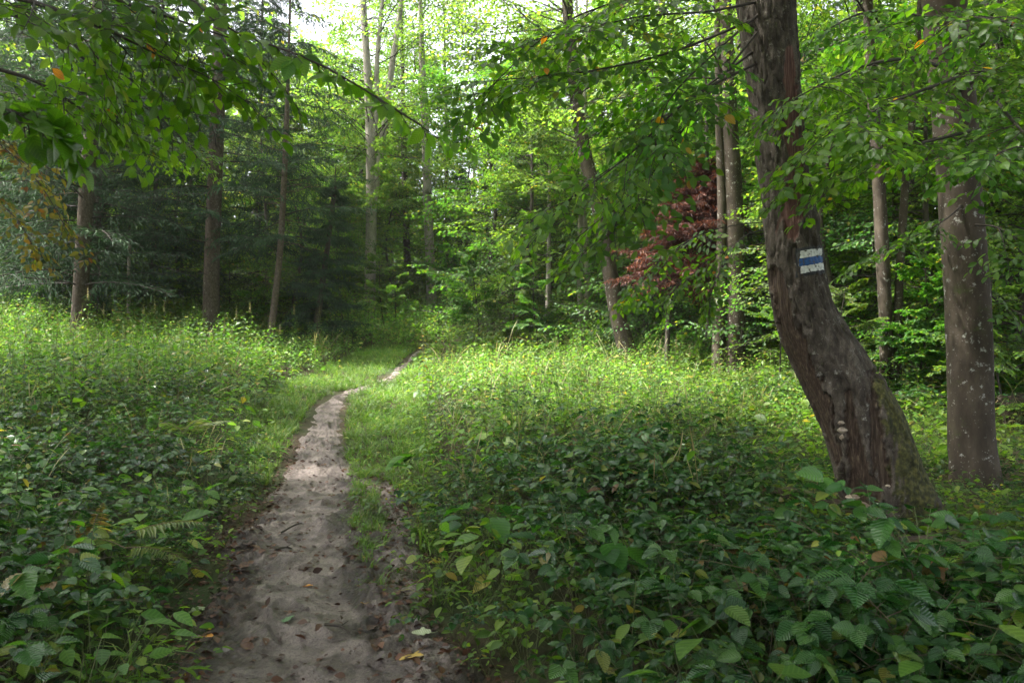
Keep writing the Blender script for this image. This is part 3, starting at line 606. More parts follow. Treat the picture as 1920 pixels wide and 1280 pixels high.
def hanging(name, boughs, tpl, lm, rng, parent, base, leaf, r0=.012, nsp=7, spl=.75, nside=9, spacing=.05, droop=(.15, .4), shift=0.0, jit=.26):
    """boughs given as pixel polylines with depth: [(px, py, d), ...]; leafy sprays hang along each"""
    mb = MB()
    for line in boughs:
        c = smooth([P(*q) for q in line], 14); n = len(c); L = np.linalg.norm(np.diff(c, axis=0), axis=1).sum()
        f = Fr(); f.line(list(c), r0, .003); f = f.fin(); out = [f]; k = max(3, int(nsp * L / 1.8))
        for j in range(k):
            u = .2 + .8 * (j + 1) / k; i = min(n - 2, int(u * (n - 1))); fr_ = u * (n - 1) - i; p = c[i] + (c[i + 1] - c[i]) * min(1, fr_); d = nrm(c[i + 1] - c[i])
            a = 0 if j == k - 1 else (1 if j % 2 else -1) * rng.uniform(25, 70); s = spl * (1.15 - .4 * u) * rng.uniform(.7, 1.25)
            dd = rotz(R(a)) @ d; dd[2] = dd[2] * .5 - rng.uniform(-.1, .45)
            out.append(spray(rng, s, nside, leaf, spacing, rng.uniform(*droop)).xf(aim(dd, rng.normal(0, .35)), p))
        fr = cat(out); put_leaves(mb, fr, tpl, 0, rng, jit, rnd_shift=shift); put_segs(mb, fr, 1, 4, .0012)
    return mb.build(name, [lm, M['twig']], parent, base)
rng = rs(21)
hanging('branch', [[(1415, 120, 6.1), (1300, 180, 5.4), (1180, 290, 4.9), (1060, 380, 4.6)], [(1420, 60, 6.1), (1320, 190, 5.6), (1220, 330, 5.3), (1140, 440, 5.1)]], 'near', M['beech'], rng, htree, base, .075, spacing=.045)
hanging('branch', [[(1425, 30, 6.2), (1280, 90, 5.6), (1120, 130, 5.2), (930, 150, 5.0)], [(1430, 0, 6.2), (1330, 20, 5.6), (1200, 30, 5.0), (1080, 60, 4.8)], [(1420, -60, 6.2), (1250, -20, 5.6), (1060, 40, 5.2), (890, 190, 5.1)]], 'near', M['beech'], rng, htree, base, .072, spacing=.045)
hanging('branch', [[(1430, 20, 6.2), (1350, 90, 5.5), (1260, 180, 5.0), (1230, 260, 4.8)], [(1420, 90, 6.2), (1340, 150, 6.0), (1240, 220, 5.9), (1150, 240, 5.8)]], 'near', M['beech'], rng, htree, base, .072, spacing=.045)
cr = crown_on(hero, rng, 7.6, 13, 100, 4.6, .13, TF); leafy('crown', cr, 'far', M['bgleaf'], M['twig'], rng, htree, base)  # high crown out of view, spread wide to shade the near ground

# ---------------------------------------------------------------- the smooth beech at the far right
spec = [(1832, 945, 100), (1826, 880, 84), (1820, 800, 78), (1816, 600, 77), (1810, 500, 75), (1800, 350, 72), (1790, 200, 76), (1775, 40, 76), (1765, -120, 74)]
pts, rad, base = pix_trunk(spec, 7.7); pts, rad = extend(pts, rad, 16, .3)
bt = Trunk(pts, rad, 9, .06, .2); beech = thing('beech_tree', base, 'thick smooth grey brown beech standing behind the leaning tree', 'tree')
trunk_part('trunk', bt, M['beechbark'], beech, base, 200, 60)
hanging('branch', [[(1790, 130, 7.55), (1700, 110, 6.5), (1600, 130, 5.6), (1480, 190, 5.0)], [(1800, 170, 7.55), (1850, 130, 6.5), (1700, 180, 5.0), (1560, 250, 4.6)], [(1800, 260, 7.55), (1850, 240, 6.5), (1720, 270, 5.2), (1540, 320, 5.0)]], 'near', M['beech'], rng, beech, base, .075, .022, spacing=.045)
hanging('branch', [[(1790, 100, 7.6), (1900, 60, 6.5), (1850, 30, 5.2), (1700, 40, 4.6)], [(1790, 60, 7.6), (1880, 200, 5.8), (1930, 260, 5.0), (1890, 280, 4.4)], [(1790, 40, 7.6), (1640, 20, 7.2), (1540, 60, 6.6)]], 'near', M['beech'], rng, beech, base, .075, .022, spacing=.045)
hanging('branch', [[(1810, 380, 7.55), (1760, 420, 7.4), (1640, 480, 7.0)], [(1815, 420, 7.6), (1880, 430, 7.2), (1960, 500, 6.6)], [(1815, 520, 7.6), (1880, 570, 7.6), (1940, 600, 7.2)]], 'near', M['beech'], rng, beech, base, .08, .012, shift=-.1)
cr = crown_on(bt, rng, 7.0, 16, 110, 6.2, .14, TF); leafy('crown', cr, 'far', M['bgleaf'], M['twig'], rng, beech, base)  # crown above the view, widened to shade the right forest floor

# ---------------------------------------------------------------- stems picked out in the photograph
def pixtree(name, label, cat_, spec, d, top, mat, lm, crown, seed, extras=(), tb=None, leaf=.1, tpl='far', az=None, taper=.3, bend=(0, 0), flare=.2, rough=.05, group=None, low=None, pitch=(-5, 30), nth=18):
    rng = rs(seed); pts, rad, base = pix_trunk(spec, d); pts, rad = extend(pts, rad, top, taper, bend)
    t = Trunk(pts, rad, seed, rough, flare); root = thing(name, base, label, cat_, group)
    ex = []
    for e, etop in extras:
        q = [P(x, y, d) for x, y, w in e]; r = [w / 2 / F * d for x, y, w in e]; q, r = extend(q, r, etop, .35); ex.append(Trunk(q, r, seed + 3, .04))
    trunk_part('trunk', t, mat, root, base, 90, nth, ex)
    frs = []
    for (z0, z1, n, L) in crown:
        for k, tt in enumerate([t] + ex):
            if tt.c[:, 2].max() < z0: continue
            frs.append(crown_on(tt, rng, z0, min(z1, tt.c[:, 2].max()), n if k == 0 else n // 2, L, leaf, tb or TF, az, pitch=pitch))
    if frs: leafy('crown', cat(frs), tpl, lm, M['twig'], rng, root, base)
    return root
pixtree('forked_maple', 'tall pale trunk forking into three stems beside the dark spruces', 'tree', [(694, 590, 22), (694, 500, 20), (696, 400, 20), (693, 250, 16), (688, 130, 14), (680, 0, 12)], 27, 21, M['palebark'], M['bgleaf'],
        [(4.5, 8, 10, 1.8), (8, 21, 60, 3.6)], 41, extras=[([(697, 400, 14), (708, 320, 12), (722, 220, 12), (736, 110, 11), (752, 0, 10)], 20), ([(692, 300, 9), (704, 230, 9), (706, 120, 9), (716, 0, 8)], 19)], leaf=.13)
pixtree('broadleaf_tree', 'grey moss flecked trunk beyond the bend, paler and thicker than its neighbour', 'tree', [(810, 600, 20), (807, 500, 18), (802, 400, 17), (798, 270, 15), (792, 150, 13)], 30, 20, M['palebark'], M['bgleaf'], [(5, 9, 26, 2.2), (10, 20, 50, 3.6)], 42, leaf=.13)
pixtree('broadleaf_tree', 'slim grey brown trunk between the forked pale tree and the mossy one', 'tree', [(767, 600, 14), (763, 480, 13), (760, 380, 12), (757, 280, 11)], 32, 19, M['beechbark'], M['bgleaf'], [(6, 10, 26, 2.2), (10, 19, 44, 3.2)], 43, leaf=.13)
pixtree('leaning_beech', 'speckled beech trunk leaning towards the path at the lit meadow edge', 'tree', [(1178, 662, 36), (1160, 600, 31), (1142, 500, 28), (1125, 400, 27), (1100, 300, 25), (1085, 220, 25), (1074, 120, 23), (1064, 0, 21)], 18.5, 17, M['beechbark'], M['bgleaf'],
        [(4.6, 8.5, 26, 2.6), (8, 17, 50, 3.6)], 44, leaf=.1, tb=TB)
pixtree('twin_stem_tree', 'pair of slender pale stems behind the leaning speckled beech', 'tree', [(1090, 620, 11), (1086, 500, 10), (1088, 420, 10), (1092, 330, 9)], 22, 13, M['palebark'], M['bgleaf'], [(5.5, 13, 20, 2.4)], 45, extras=[([(1097, 616, 13), (1101, 520, 12), (1096, 420, 11), (1092, 340, 9)], 12)], leaf=.11)
pixtree('beech_tree', 'smooth brown trunk with a slim second stem pressed against its flank', 'tree', [(1379, 705, 42), (1378, 640, 37), (1380, 560, 35), (1378, 450, 35), (1374, 330, 34), (1368, 230, 32)], 15.5, 17, M['beechbark'], M['bgleaf'],
        [(6, 17, 34, 3.4)], 46, extras=[([(1346, 705, 26), (1348, 600, 22), (1352, 480, 18), (1354, 380, 17), (1350, 240, 16)], 14)], leaf=.11, nth=26)
pixtree('young_tree', 'thin upright stem just behind the double beech trunk', 'tree', [(1331, 655, 15), (1330, 560, 13), (1328, 460, 12)], 18.5, 9, M['darkbark'], M['understory'], [(4.2, 9, 14, 1.8)], 47, leaf=.1)
pixtree('slender_beech', 'slender pale brown stem with a second grey stem beside it, right of the leaning tree', 'tree', [(1661, 755, 27), (1662, 640, 24), (1655, 480, 24), (1648, 330, 23), (1638, 180, 20), (1630, 30, 18)], 12.5, 15, M['beechbark'], M['bgleaf'],
        [(6.5, 15, 26, 3.0)], 48, extras=[([(1682, 750, 17), (1683, 620, 15), (1690, 470, 15), (1700, 330, 14), (1716, 180, 12)], 12)], leaf=.11, nth=24)
pixtree('young_tree', 'thin pale sapling stem at the dark thicket edge, left of the twin stems', 'tree', [(1026, 622, 10), (1028, 540, 9), (1029, 470, 8)], 22, 8, M['palebark'], M['understory'], [(3.6, 8, 14, 1.8)], 49, leaf=.1)
pixtree('dark_tree', 'dark narrow trunk in the gloom at the end of the clearing', 'tree', [(842, 600, 12), (841, 500, 11), (838, 380, 10)], 36, 18, M['darkbark'], M['understory'], [(8, 18, 26, 3.4)], 50, leaf=.14)
# dead conifer with rusty needles
def conifer_branch(rng, L, leaf=.15, hang=.5, nside=None, dens=1.0):
    f = Fr(); dr = rng.uniform(.12, .3); up = rng.uniform(-.02, .15)
    axp = lambda u: np.array([0, u * L, up * L * u * 1.2 - dr * L * u * u * 1.3]); f.line([axp(u) for u in np.linspace(0, 1, 7)], .006 + .006 * L, .003)
    ns = nside or int(L * 13); 
    for i in range(ns):
        u = .18 + .82 * (i + .5) / ns; sg = 1 if i % 2 else -1; ln = (.34 * L * (1 - u) ** .7 + .1) * rng.uniform(.6, 1.15); a = sg * R(rng.uniform(45, 70))
        d = np.array([math.sin(a), math.cos(a), rng.normal(-.1, .1)]); p0 = axp(u); pt = lambda t: p0 + d * t + np.array([0, 0, -hang * t * t])
        f.line([pt(0), pt(ln * .5), pt(ln)], .003, .0015); k = max(2, int(ln / .07 * dens))
        for j in range(k):
            t = ln * (j + .3) / k; dd = nrm(d + np.array([0, 0, -2 * hang * t])); sd_ = R(rng.uniform(-50, 50)); q = rotz(sd_) @ dd
            f.leaf(pt(t), q + np.array([0, 0, rng.uniform(-.5, .1)]), [rng.normal(0, .4), rng.normal(0, .4), 1], leaf)
    f.leaf(axp(1), [0, 1, -.3], [0, 0, 1], leaf); return f.fin()
rng = rs(31)
CB = [(conifer_branch(rng, 2.4, .17), 2.4) for k in range(6)]
def conifer(name, label, spec, d, top, mat, lm, seed, z0, z1, L, step=.35, per=5, leaf=.17, dead_low=True, shape=.75, tagc='conifer', tilt=(-14, 16), keep=.8):
    rng = rs(seed); pts, rad, base = pix_trunk(spec, d); pts, rad = extend(pts, rad, top, .18); t = Trunk(pts, rad, seed, .04, .12)
    root = thing(name, base, label, tagc); mb = MB(); t.grid(mb, 90, 18)
    if dead_low:                                 # bare dead twigs on the lower stem
        f = Fr()
        for k in range(46):
            zz = rng.uniform(base[2] + 1.2, z1); i = int(np.argmin(np.abs(t.c[:, 2] - zz))); a = rng.uniform(0, 6.28); l = rng.uniform(.3, 1.6); q = t.c[i]
            e = q + np.array([math.sin(a) * l, math.cos(a) * l, rng.uniform(-.25, .2) * l]); mid_ = (q + e) / 2 + np.array([0, 0, .08 * l]); f.line([q, mid_, e], .012, .003)
        put_segs(mb, f.fin(), 0, 4, .003)
    mb.build('trunk', mat, root, base); frs = []; zz = z0
    while zz < z1:
        u = (zz - z0) / (z1 - z0); a0 = rng.uniform(0, 6.28)
        for k in range(per):
            if rng.rand() > keep: continue
            a = a0 + k * 6.283 / per + rng.normal(0, .25); ln = L * (1 - u) ** shape * rng.uniform(.6, 1.15) + .2; b = CB[rng.randint(len(CB))]; i = int(np.argmin(np.abs(t.c[:, 2] - zz - rng.uniform(-.1, .1))))
            pt = R(rng.uniform(*tilt)); dd = np.array([math.sin(a) * math.cos(pt), math.cos(a) * math.cos(pt), math.sin(pt)])
            frs.append(b[0].xf(aim(dd, rng.normal(0, .2)), t.c[i], ln / b[1], lsc=leaf / .17 * (.6 + .4 * ln / L)))
        zz += step * rng.uniform(.7, 1.3)
    leafy('crown', cat(frs), 'tuft', lm, M['twig'], rng, root, base, jit=.6, minr=.003)
    return root
conifer('dead_conifer', 'dead young conifer covered in rust red needles', [(1250, 672, 9), (1258, 560, 9), (1290, 450, 8), (1335, 335, 6)], 16.5, 5.6, M['darkbark'], M['rust'], 61, 2.9, 5.5, 1.2, .13, 8, .15, False, .5, keep=1.0)
conifer('spruce_tree', 'tall spruce with a straight scaly brown trunk at the meadow edge', [(396, 570, 30), (397, 480, 28), (402, 350, 27), (408, 180, 26), (412, 0, 24)], 21, 21, M['sprucebark'], M['needle'], 62, 4.4, 20.5, 3.1, .42, 5, .2, keep=.75)
conifer('spruce_tree', 'spruce with a leaning grey brown trunk deep in shade under hanging hornbeam', [(150, 560, 27), (156, 450, 26), (163, 330, 25), (172, 200, 24)], 19, 19, M['sprucebark'], M['needle'], 63, 3.0, 18.5, 3.2, .38, 5, .2)
conifer('spruce_tree', 'dark spruce stem standing close behind the leaning grey brown spruce', [(172, 560, 22), (176, 450, 21), (180, 330, 20)], 21.5, 20, M['darkbark'], M['needle'], 64, 3.2, 19.5, 3.2, .4, 5, .2)
conifer('slim_spruce', 'slim spruce with a bent thin stem and broad drooping boughs', [(512, 590, 13), (524, 480, 11), (530, 380, 11), (536, 250, 10)], 20, 13, M['sprucebark'], M['needle'], 65, 4.3, 12.8, 2.2, .42, 5, .18, keep=.5)
conifer('young_spruce', 'bushy dark young spruce leaning beside the pale forked trunk', [(596, 590, 12), (606, 520, 11), (618, 430, 9), (626, 360, 8)], 21.5, 6.6, M['darkbark'], M['needle'], 66, 1.9, 6.3, 1.35, .24, 6, .16, False, .7)
conifer('spruce_tree', 'dark spruce filling the gap between the tall spruce and the shaded pair', [(286, 585, 16), (290, 450, 15), (296, 300, 13)], 24, 17, M['darkbark'], M['needle'], 67, 3.2, 16.5, 2.8, .4, 5, .2, keep=.75)
conifer('spruce_tree', 'dark spruce at the photo edge behind yellowing leaves', [(30, 580, 20), (40, 430, 18), (52, 250, 16)], 23, 18, M['darkbark'], M['needle'], 68, 3.2, 17.5, 3.2, .36, 6, .2)
conifer('spruce_tree', 'distant dark spruce hanging behind the slim spruce, its top against bright sky', [(480, 600, 12), (482, 450, 11), (486, 300, 10)], 28, 19, M['darkbark'], M['needle'], 69, 6.5, 18.5, 2.6, .45, 5, .22, keep=.8)
conifer('dark_spruce', 'nearly black spruce closing the far end of the clearing', [(862, 600, 9), (862, 480, 9), (862, 400, 8)], 40, 11, M['darkbark'], M['needle'], 71, 3.0, 11, 2.4, .3, 7, .24, False)
mb = MB(); b = gp(241, 640); b = P(241, 600, 20.5); b[2] = float(zg(b[0], b[1])); tube(mb, [b - [0, 0, .3], P(241, 520, 20.5), P(243, 440, 20.5)], .05, .035, 10, 20)
t = thing('dead_pole', b, 'short bare grey dead stem standing among the spruces', 'dead stem'); mb.build('stem', M['palebark'], t, b)

# ---------------------------------------------------------------- trees whose boughs reach in from outside the frame
def side_tree(name, label, x, y, h, r, seed, mat):
    b = np.array([x, y, float(zg(x, y))]); t = Trunk([b - [0, 0, .4], b + [0, 0, 1], b + [.1, 0, h * .5], b + [.2, .1, h]], [r * 1.2, r, r * .8, r * .3], seed, .04, .2)
    root = thing(name, b, label, 'tree'); trunk_part('trunk', t, mat, root, b, 60, 24); return root, b, t
rng = rs(81)
lt, lb, ltr = side_tree('overhanging_beech', 'beech whose big green leaves hang into the upper corner close to the viewer', -4.2, 3.2, 12, .2, 82, M['beechbark'])
hanging('branch', [[(-560, -60, 3.6), (-60, -20, 2.9), (160, 40, 2.8), (330, 120, 2.9)], [(-560, -120, 3.6), (60, -40, 3.0), (250, 10, 2.9), (430, 70, 3.0)], [(-560, -100, 3.6), (0, 20, 3.3), (130, 90, 3.4), (250, 190, 3.5)], [(-560, 0, 3.8), (-40, 120, 3.6), (80, 160, 3.6), (160, 210, 3.6)]], 'near', M['beech'], rng, lt, lb, .062, .014, spl=.5, spacing=.042, nsp=6)
hanging('branch', [[(-500, -160, 3.6), (200, -60, 2.6), (420, 50, 2.3), (600, 120, 2.2), (790, 235, 2.2)]], 'near', M['beech'], rng, lt, lb, .065, .004, nsp=7, spl=.11, nside=2, spacing=.06, droop=(.0, .2))
hanging('branch', [[(-560, 60, 3.2), (-150, 170, 2.2), (0, 200, 2.1), (90, 245, 2.1)]], 'near', M['beech'], rng, lt, lb, .075, .008, nsp=8, spl=.2, nside=3, spacing=.06, shift=-.3)
cr = crown_on(ltr, rng, 5.2, 12, 80, 4.4, .13, TF); leafy('crown', cr, 'far', M['bgleaf'], M['twig'], rng, lt, lb)
ht, hb, htr = side_tree('hornbeam_tree', 'hornbeam with small brown edged leaves hanging in front of the shaded spruces', -8.6, 8.4, 9, .14, 83, M['darkbark'])
hanging('branch', [[(-420, 120, 8.4), (60, 180, 7.4), (220, 225, 7.0), (370, 280, 7.0)], [(-420, 140, 8.4), (100, 230, 7.2), (230, 260, 7.2), (350, 285, 7.2)]], 'mid', M['understory'], rng, ht, hb, .05, .015, spl=.6, spacing=.035, shift=.15)
cr = crown_on(htr, rng, 5.6, 9, 14, 2.4, .09, TB); leafy('crown', cr, 'far', M['understory'], M['twig'], rng, ht, hb)
yt, yb, ytr = side_tree('yellowing_tree', 'small tree with thin drooping twigs of yellowing leaves beside the dark spruces', -5.6, 6.4, 5.2, .09, 84, M['darkbark'])
hanging('branch', [[(-300, 200, 6.3), (-60, 240, 5.8), (60, 330, 5.7), (130, 440, 5.6)], [(-300, 220, 6.3), (-80, 330, 5.9), (20, 400, 5.8), (60, 460, 5.8)], [(-300, 150, 6.3), (-100, 230, 6.0), (0, 260, 6.0), (70, 310, 6.0)]], 'mid', M['beech_yellow'], rng, yt, yb, .06, .008, spl=.35, nside=6, spacing=.05)
# sapling with bright drooping leaves in front of the double trunk
sb = P(1590, 830, 7.8); sb[2] = float(zg(sb[0], sb[1]))
st = thing('beech_sapling', sb, 'low beech sapling with bright green drooping sprays in front of the rust red conifer', 'sapling')
mb = MB(); tube(mb, [sb - [0, 0, .2], P(1540, 640, 7.7), P(1490, 450, 7.6), P(1470, 330, 7.6)], .022, .01, 8, 20); mb.build('stem', M['twig'], st, sb)
hanging('branch', [[(1485, 410, 7.5), (1340, 430, 7.0), (1250, 480, 6.9), (1170, 560, 6.8)], [(1490, 450, 7.5), (1360, 470, 7.3), (1290, 520, 7.2), (1230, 550, 7.2)], [(1488, 430, 7.5), (1400, 440, 7.0), (1350, 510, 6.9), (1330, 560, 6.9)]], 'mid', M['beech'], rng, st, sb, .07, .006, spl=.5, spacing=.05)

# ---------------------------------------------------------------- woodland copies
def std_tree(name, label, cat_, h, r, seed, mat, lm, crown, leaf, tb, tpl='far', pitch=(-5, 30), group=None, lean=.3):
    rng = rs(seed); b = np.zeros(3); t = Trunk([b - [0, 0, .5], b + [0, 0, h * .1], b + [rng.normal(0, lean), rng.normal(0, lean), h * .55], b + [rng.normal(0, lean), rng.normal(0, lean), h]], [r * 1.15, r, r * .75, r * .2], seed, .05, .18)
    root = thing(name, (0, 0, 0), label, cat_, group); trunk_part('trunk', t, mat, root, b, 40, 14)
    fr = cat([crown_on(t, rng, z0, z1, n, L, leaf, tb, pitch=pitch) for (z0, z1, n, L) in crown]); leafy('crown', fr, tpl, lm, M['twig'], rng, root, b, minr=.003); return root
TALL = [std_tree('woodland_tree', 'x', 'tree', 20, .2, 101 + k, M['beechbark' if k % 2 else 'darkbark'], M['bgleaf'], [(3.5, 9, 26, 2.8), (8, 20, 60, 4.2)], .16, TF) for k in range(3)]
BUSH = [std_tree('understory_tree', 'x', 'tree', 7.5, .07, 111 + k, M['darkbark'], M['understory'], [(.5, 7.4, 84, 2.5)], .1, TF, pitch=(-22, 12), lean=.35) for k in range(3)]
SAP = [std_tree('thicket_sapling', 'x', 'sapling', 3.4, .025, 121 + k, M['twig'], M['understory'], [(.3, 3.3, 24, 1.2)], .085, TB, pitch=(-15, 15), lean=.2) for k in range(2)]
rng = rs(131); used = {}
def place(kind, x, y, sc, label, group, rz=None):
    key = id(kind); z_ = float(zg(x, y)); rz = rng.uniform(0, 6.28) if rz is None else rz; i = used.get(key, 0); used[key] = i + 1
    if i < len(kind):
        o = kind[i]; o.location = (x, y, z_ - .02); o.rotation_euler = (0, 0, rz); o.scale = (sc,) * 3; o['label'] = label; o['group'] = group
    else: dup(kind[i % len(kind)], (x, y, z_ - .02), rz, sc, label, group)
XP = lambda px, d: (px - 960) / F * d
# understory: px, depth, scale, label
G1 = 'understory trees round the clearing'
for px, d, s, lab in [(905, 25, 1.15, 'tiered glossy understory tree left of the thin pale sapling stem'), (975, 23, 1.0, 'low tiered broadleaf tree bending over the path end'), (1035, 27, 1.3, 'tall understory tree filling the middle behind the twin stems'),
                      (1130, 25, 1.2, 'understory tree rising behind the leaning speckled beech'), (1080, 33, 1.75, 'tall pale understory tree far behind the leaning speckled beech'), (930, 32, 1.7, 'tall pale understory tree behind the path end'), (1190, 29, 1.6, 'tall understory tree between the leaning beech and the rusty conifer'), (640, 36, 1.7, 'tall pale understory tree behind the dark young spruce'), (770, 40, 1.9, 'tall pale understory tree behind the slim grey brown trunk'), (1000, 33, 1.5, 'paler understory tree far behind the path bend'), (745, 31, .8, 'light green understory tree at the foot of the forked pale trunk'),
                      (700, 33, 1.3, 'fresh green understory tree behind the forked pale trunk'), (880, 36, 1.2, 'hazy understory tree behind the moss flecked trunk')]:
    place(BUSH, XP(px, d), d, s, lab, G1)
G2 = 'broadleaf thicket behind the right hand trunks'
for px, d, s in [(1210, 21, 1.1), (1290, 24, 1.3), (1320, 20, .9), (1450, 20, 1.1), (1480, 16, .9), (1560, 18, 1.1), (1600, 14, .8), (1690, 16.5, 1.0), (1740, 14, .9), (1760, 20, 1.3), (1880, 16, 1.1), (1900, 12.5, .8), (1400, 27, 1.5), (1560, 27, 1.5), (1720, 27, 1.5), (1900, 25, 1.5), (2050, 15, 1.2)]:
    place(BUSH, XP(px, d), d, s, 'leafy understory tree in the dense thicket behind the right hand trunks', G2)
G3 = 'broadleaf thicket behind the spruces'
for px, d, s in [(40, 29, 1.2), (130, 27, 1.1), (230, 30, 1.4), (330, 28, 1.2), (420, 31, 1.4), (500, 28, 1.0), (560, 30, 1.4), (620, 33, 1.3), (640, 27, .7), (545, 23.5, .75), (500, 25.5, .95), (340, 24.5, .8), (225, 25, .8), (95, 23, .8), (-60, 24, 1.2)]:
    place(BUSH, XP(px, d), d, s, 'fresh green understory tree in the thicket behind the spruces', G3)
G4 = 'tall trees of the wood'
for px, d, s in [(1210, 30, 1.0), (1300, 33, 1.05), (200, 44, 1.0), (20, 42, 1.0), (1420, 24, .9), (1500, 30, 1.0), (1580, 21, .9), (1650, 28, 1.0), (1760, 24, .95), (1860, 19, .9), (1950, 26, 1.0), (2080, 18, .9), (-120, 28, 1.0)]:
    place(TALL, XP(px, d), d, s, 'tall slim broadleaf tree of the wood round the clearing', G4)
G5 = 'saplings at the thicket edge'
for px, d, s in [(850, 27, .9), (900, 22, .8), (960, 20.5, .75), (1010, 20, .7), (1460, 12.5, .6), (1560, 12, .6), (1610, 15, .9), (1720, 12.5, .8), (1780, 12, .7), (1880, 11, .7), (1920, 13.5, 1.0), (720, 26, .8), (740, 24, .6), (660, 27, .7), (470, 22, .5), (310, 22.5, .6), (90, 21, .6), (560, 25, .8), (430, 26, .8)]:
    place(SAP, XP(px, d), d, s, 'leafy sapling at the shady thicket edge round the clearing', G5)
# unseen trees added beside and behind the viewer so their crowns shade the ground
SHADE = [std_tree('woodland_tree', 'x', 'tree', 18, .19, 106 + k, M['beechbark'], M['bgleaf'], [(7.2, 16, 120, 4.8)], .17, TF) for k in range(2)]
G6 = 'unseen trees added for shade'
for x, y, s in [(6.8, 3.0, 1.0), (9.2, 9.5, 1.0), (-7.4, 8.2, 1.0), (-9.5, 2.0, 1.0), (-4.8, -3.0, 1.0), (3.0, -2.0, 1.0), (-.6, -3.4, 1.0), (5.4, .8, .9), (-6.0, -.4, .9), (-13.6, 12.2, .9), (11.5, 4.0, 1.0)]:
    place(SHADE, x, y, s, 'unseen tall broadleaf tree added to shade the near ground', G6)

# far wood: one mass of foliage beyond the clearing
rng = rs(141); n = 170000
ang = rng.uniform(-1.0, 1.0, n); dist = rng.uniform(46, 74, n); x = np.sin(ang) * dist; y = np.cos(ang) * dist
hmax = 11 + 9 * vn(x * .12 + 40, y * .12, 5) - 9.0 * np.exp(-((x / y + .075) / .07) ** 2); zz = zg(x, y) + rng.rand(n) ** 1.1 * np.maximum(hmax, 4)
keep_ = vn(x * .5, zz * .5 + y * .2, 8) > .22; Pp = np.stack([x, y, zz], -1)[keep_]; f = Fr(); f.P = Pp; f.D = nrm(rng.normal(0, 1, Pp.shape) * [1, 1, .4] + [0, 0, -.2]); f.N = rng.normal(0, .6, Pp.shape) + [0, -.3, .8]; f.S = rng.uniform(.35, .7, len(Pp))
mb = MB(); put_leaves(mb, f, 'far', 0, rng)
s_ = Fr()
for k in range(90):
    a = rng.uniform(-.75, .75); dd = rng.uniform(46, 62); xx, y2 = math.sin(a) * dd, math.cos(a) * dd; z0 = float(zg(xx, y2)); s_.seg([xx, y2, z0 - .3], [xx + rng.normal(0, .4), y2, z0 + rng.uniform(10, 15)], .2, .1)
put_segs(mb, s_.fin(), 1, 8); tag(mb.build('far_wood', [M['bgleaf'], M['darkbark']]), 'far mass of trees closing the view behind the clearing', 'woodland', kind='stuff')

# ---------------------------------------------------------------- undergrowth
def bramble(rng, h=.5, canes=4, leaf=.1, lod=1.0):
    f = Fr()
    for c in range(canes):
        a = rng.uniform(0, 6.28); L = rng.uniform(.5, 1.0) * h * 1.7; hh = h * rng.uniform(.6, 1.05); d = np.array([math.sin(a), math.cos(a), 0])
        pt = lambda u: d * L * u * (.35 + .65 * u) + np.array([0, 0, hh * math.sin(min(1, u * 1.15) * 1.9) / math.sin(1.57)])
        f.line([pt(u) for u in np.linspace(0, 1, 6)], .0035, .0015); k = int(7 * lod) + 2
        for j in range(k):
            u = .25 + .75 * (j + rng.rand() * .6) / k; p = pt(u); b = a + (1 if j % 2 else -1) * R(rng.uniform(30, 110)); pd = np.array([math.sin(b), math.cos(b), rng.uniform(.25, .9)])
            pl = rng.uniform(.05, .13); q = p + nrm(pd) * pl; f.seg(p, q, .0015, .001); lf = leaf * rng.uniform(.7, 1.15); bb = b + rng.normal(0, .3); up = np.array([math.sin(bb) * .25, math.cos(bb) * .25, 1]) + rng.normal(0, .18, 3)
            for da, sc in ((0, 1.0), (1.25, .82), (-1.25, .82)): f.leaf(q, [math.sin(bb + da), math.cos(bb + da), rng.uniform(-.35, .05)], up, lf * sc)
    return f.fin()
def nettle(rng, h=.8, leaf=.1, node=.075, seed_=False):
    f = Fr(); bx, by = rng.normal(0, .06, 2); pt = lambda u: np.array([bx * u * u, by * u * u, u]) * h; f.line([pt(u) for u in np.linspace(0, 1, 5)], .0032, .0015)
    k = int(h / node); a = rng.uniform(0, 6.28)
    for j in range(k):
        u = .15 + .85 * (j + .5) / k; a += 1.57 + rng.normal(0, .2); s = leaf * (1.1 - .75 * u ** 2.5) * rng.uniform(.8, 1.1)
        for q in (0, math.pi): 
            b = a + q; dr = rng.uniform(-.55, .15) + (.5 if u > .9 else 0); d = np.array([math.sin(b), math.cos(b), dr]); f.leaf(pt(u) + d * .02, d, [-math.sin(b) * .1, -math.cos(b) * .1, 1], s)
    return f.fin()
def rosette(rng, n=8, h=.2, leaf=.08):
    f = Fr()
    for k in range(n):
        a = rng.uniform(0, 6.28); l = rng.uniform(.3, 1) * h; q = np.array([math.sin(a) * l * .8, math.cos(a) * l * .8, h * rng.uniform(.3, 1)]); f.seg([0, 0, 0], q, .0015, .001)
        b = a + rng.normal(0, .5); f.leaf(q, [math.sin(b), math.cos(b), rng.uniform(-.4, .15)], [rng.normal(0, .2), rng.normal(0, .2), 1], leaf * rng.uniform(.6, 1.1))
    return f.fin()
def tuftgrass(rng, n=14, h=.3):
    f = Fr()
    for k in range(n):
        a = rng.uniform(0, 6.28); t = rng.uniform(.1, .6); p = rng.normal(0, .03, 3) * [1, 1, 0]; f.leaf(p, [math.sin(a) * t, math.cos(a) * t, 1], [-math.sin(a) , -math.cos(a), t], h * rng.uniform(.5, 1.1))
    return f.fin()
rng = rs(151)
PB = [bramble(rng, .5, 4, .095, 1.0) for k in range(9)]; PB2 = [bramble(rng, .5, 4, .07, 1.0) for k in range(8)]
PN = [nettle(rng, .85, .1, .075) for k in range(10)]; PR = [rosette(rng, 9, .22, .075) for k in range(8)]; PG = [tuftgrass(rng) for k in range(8)]
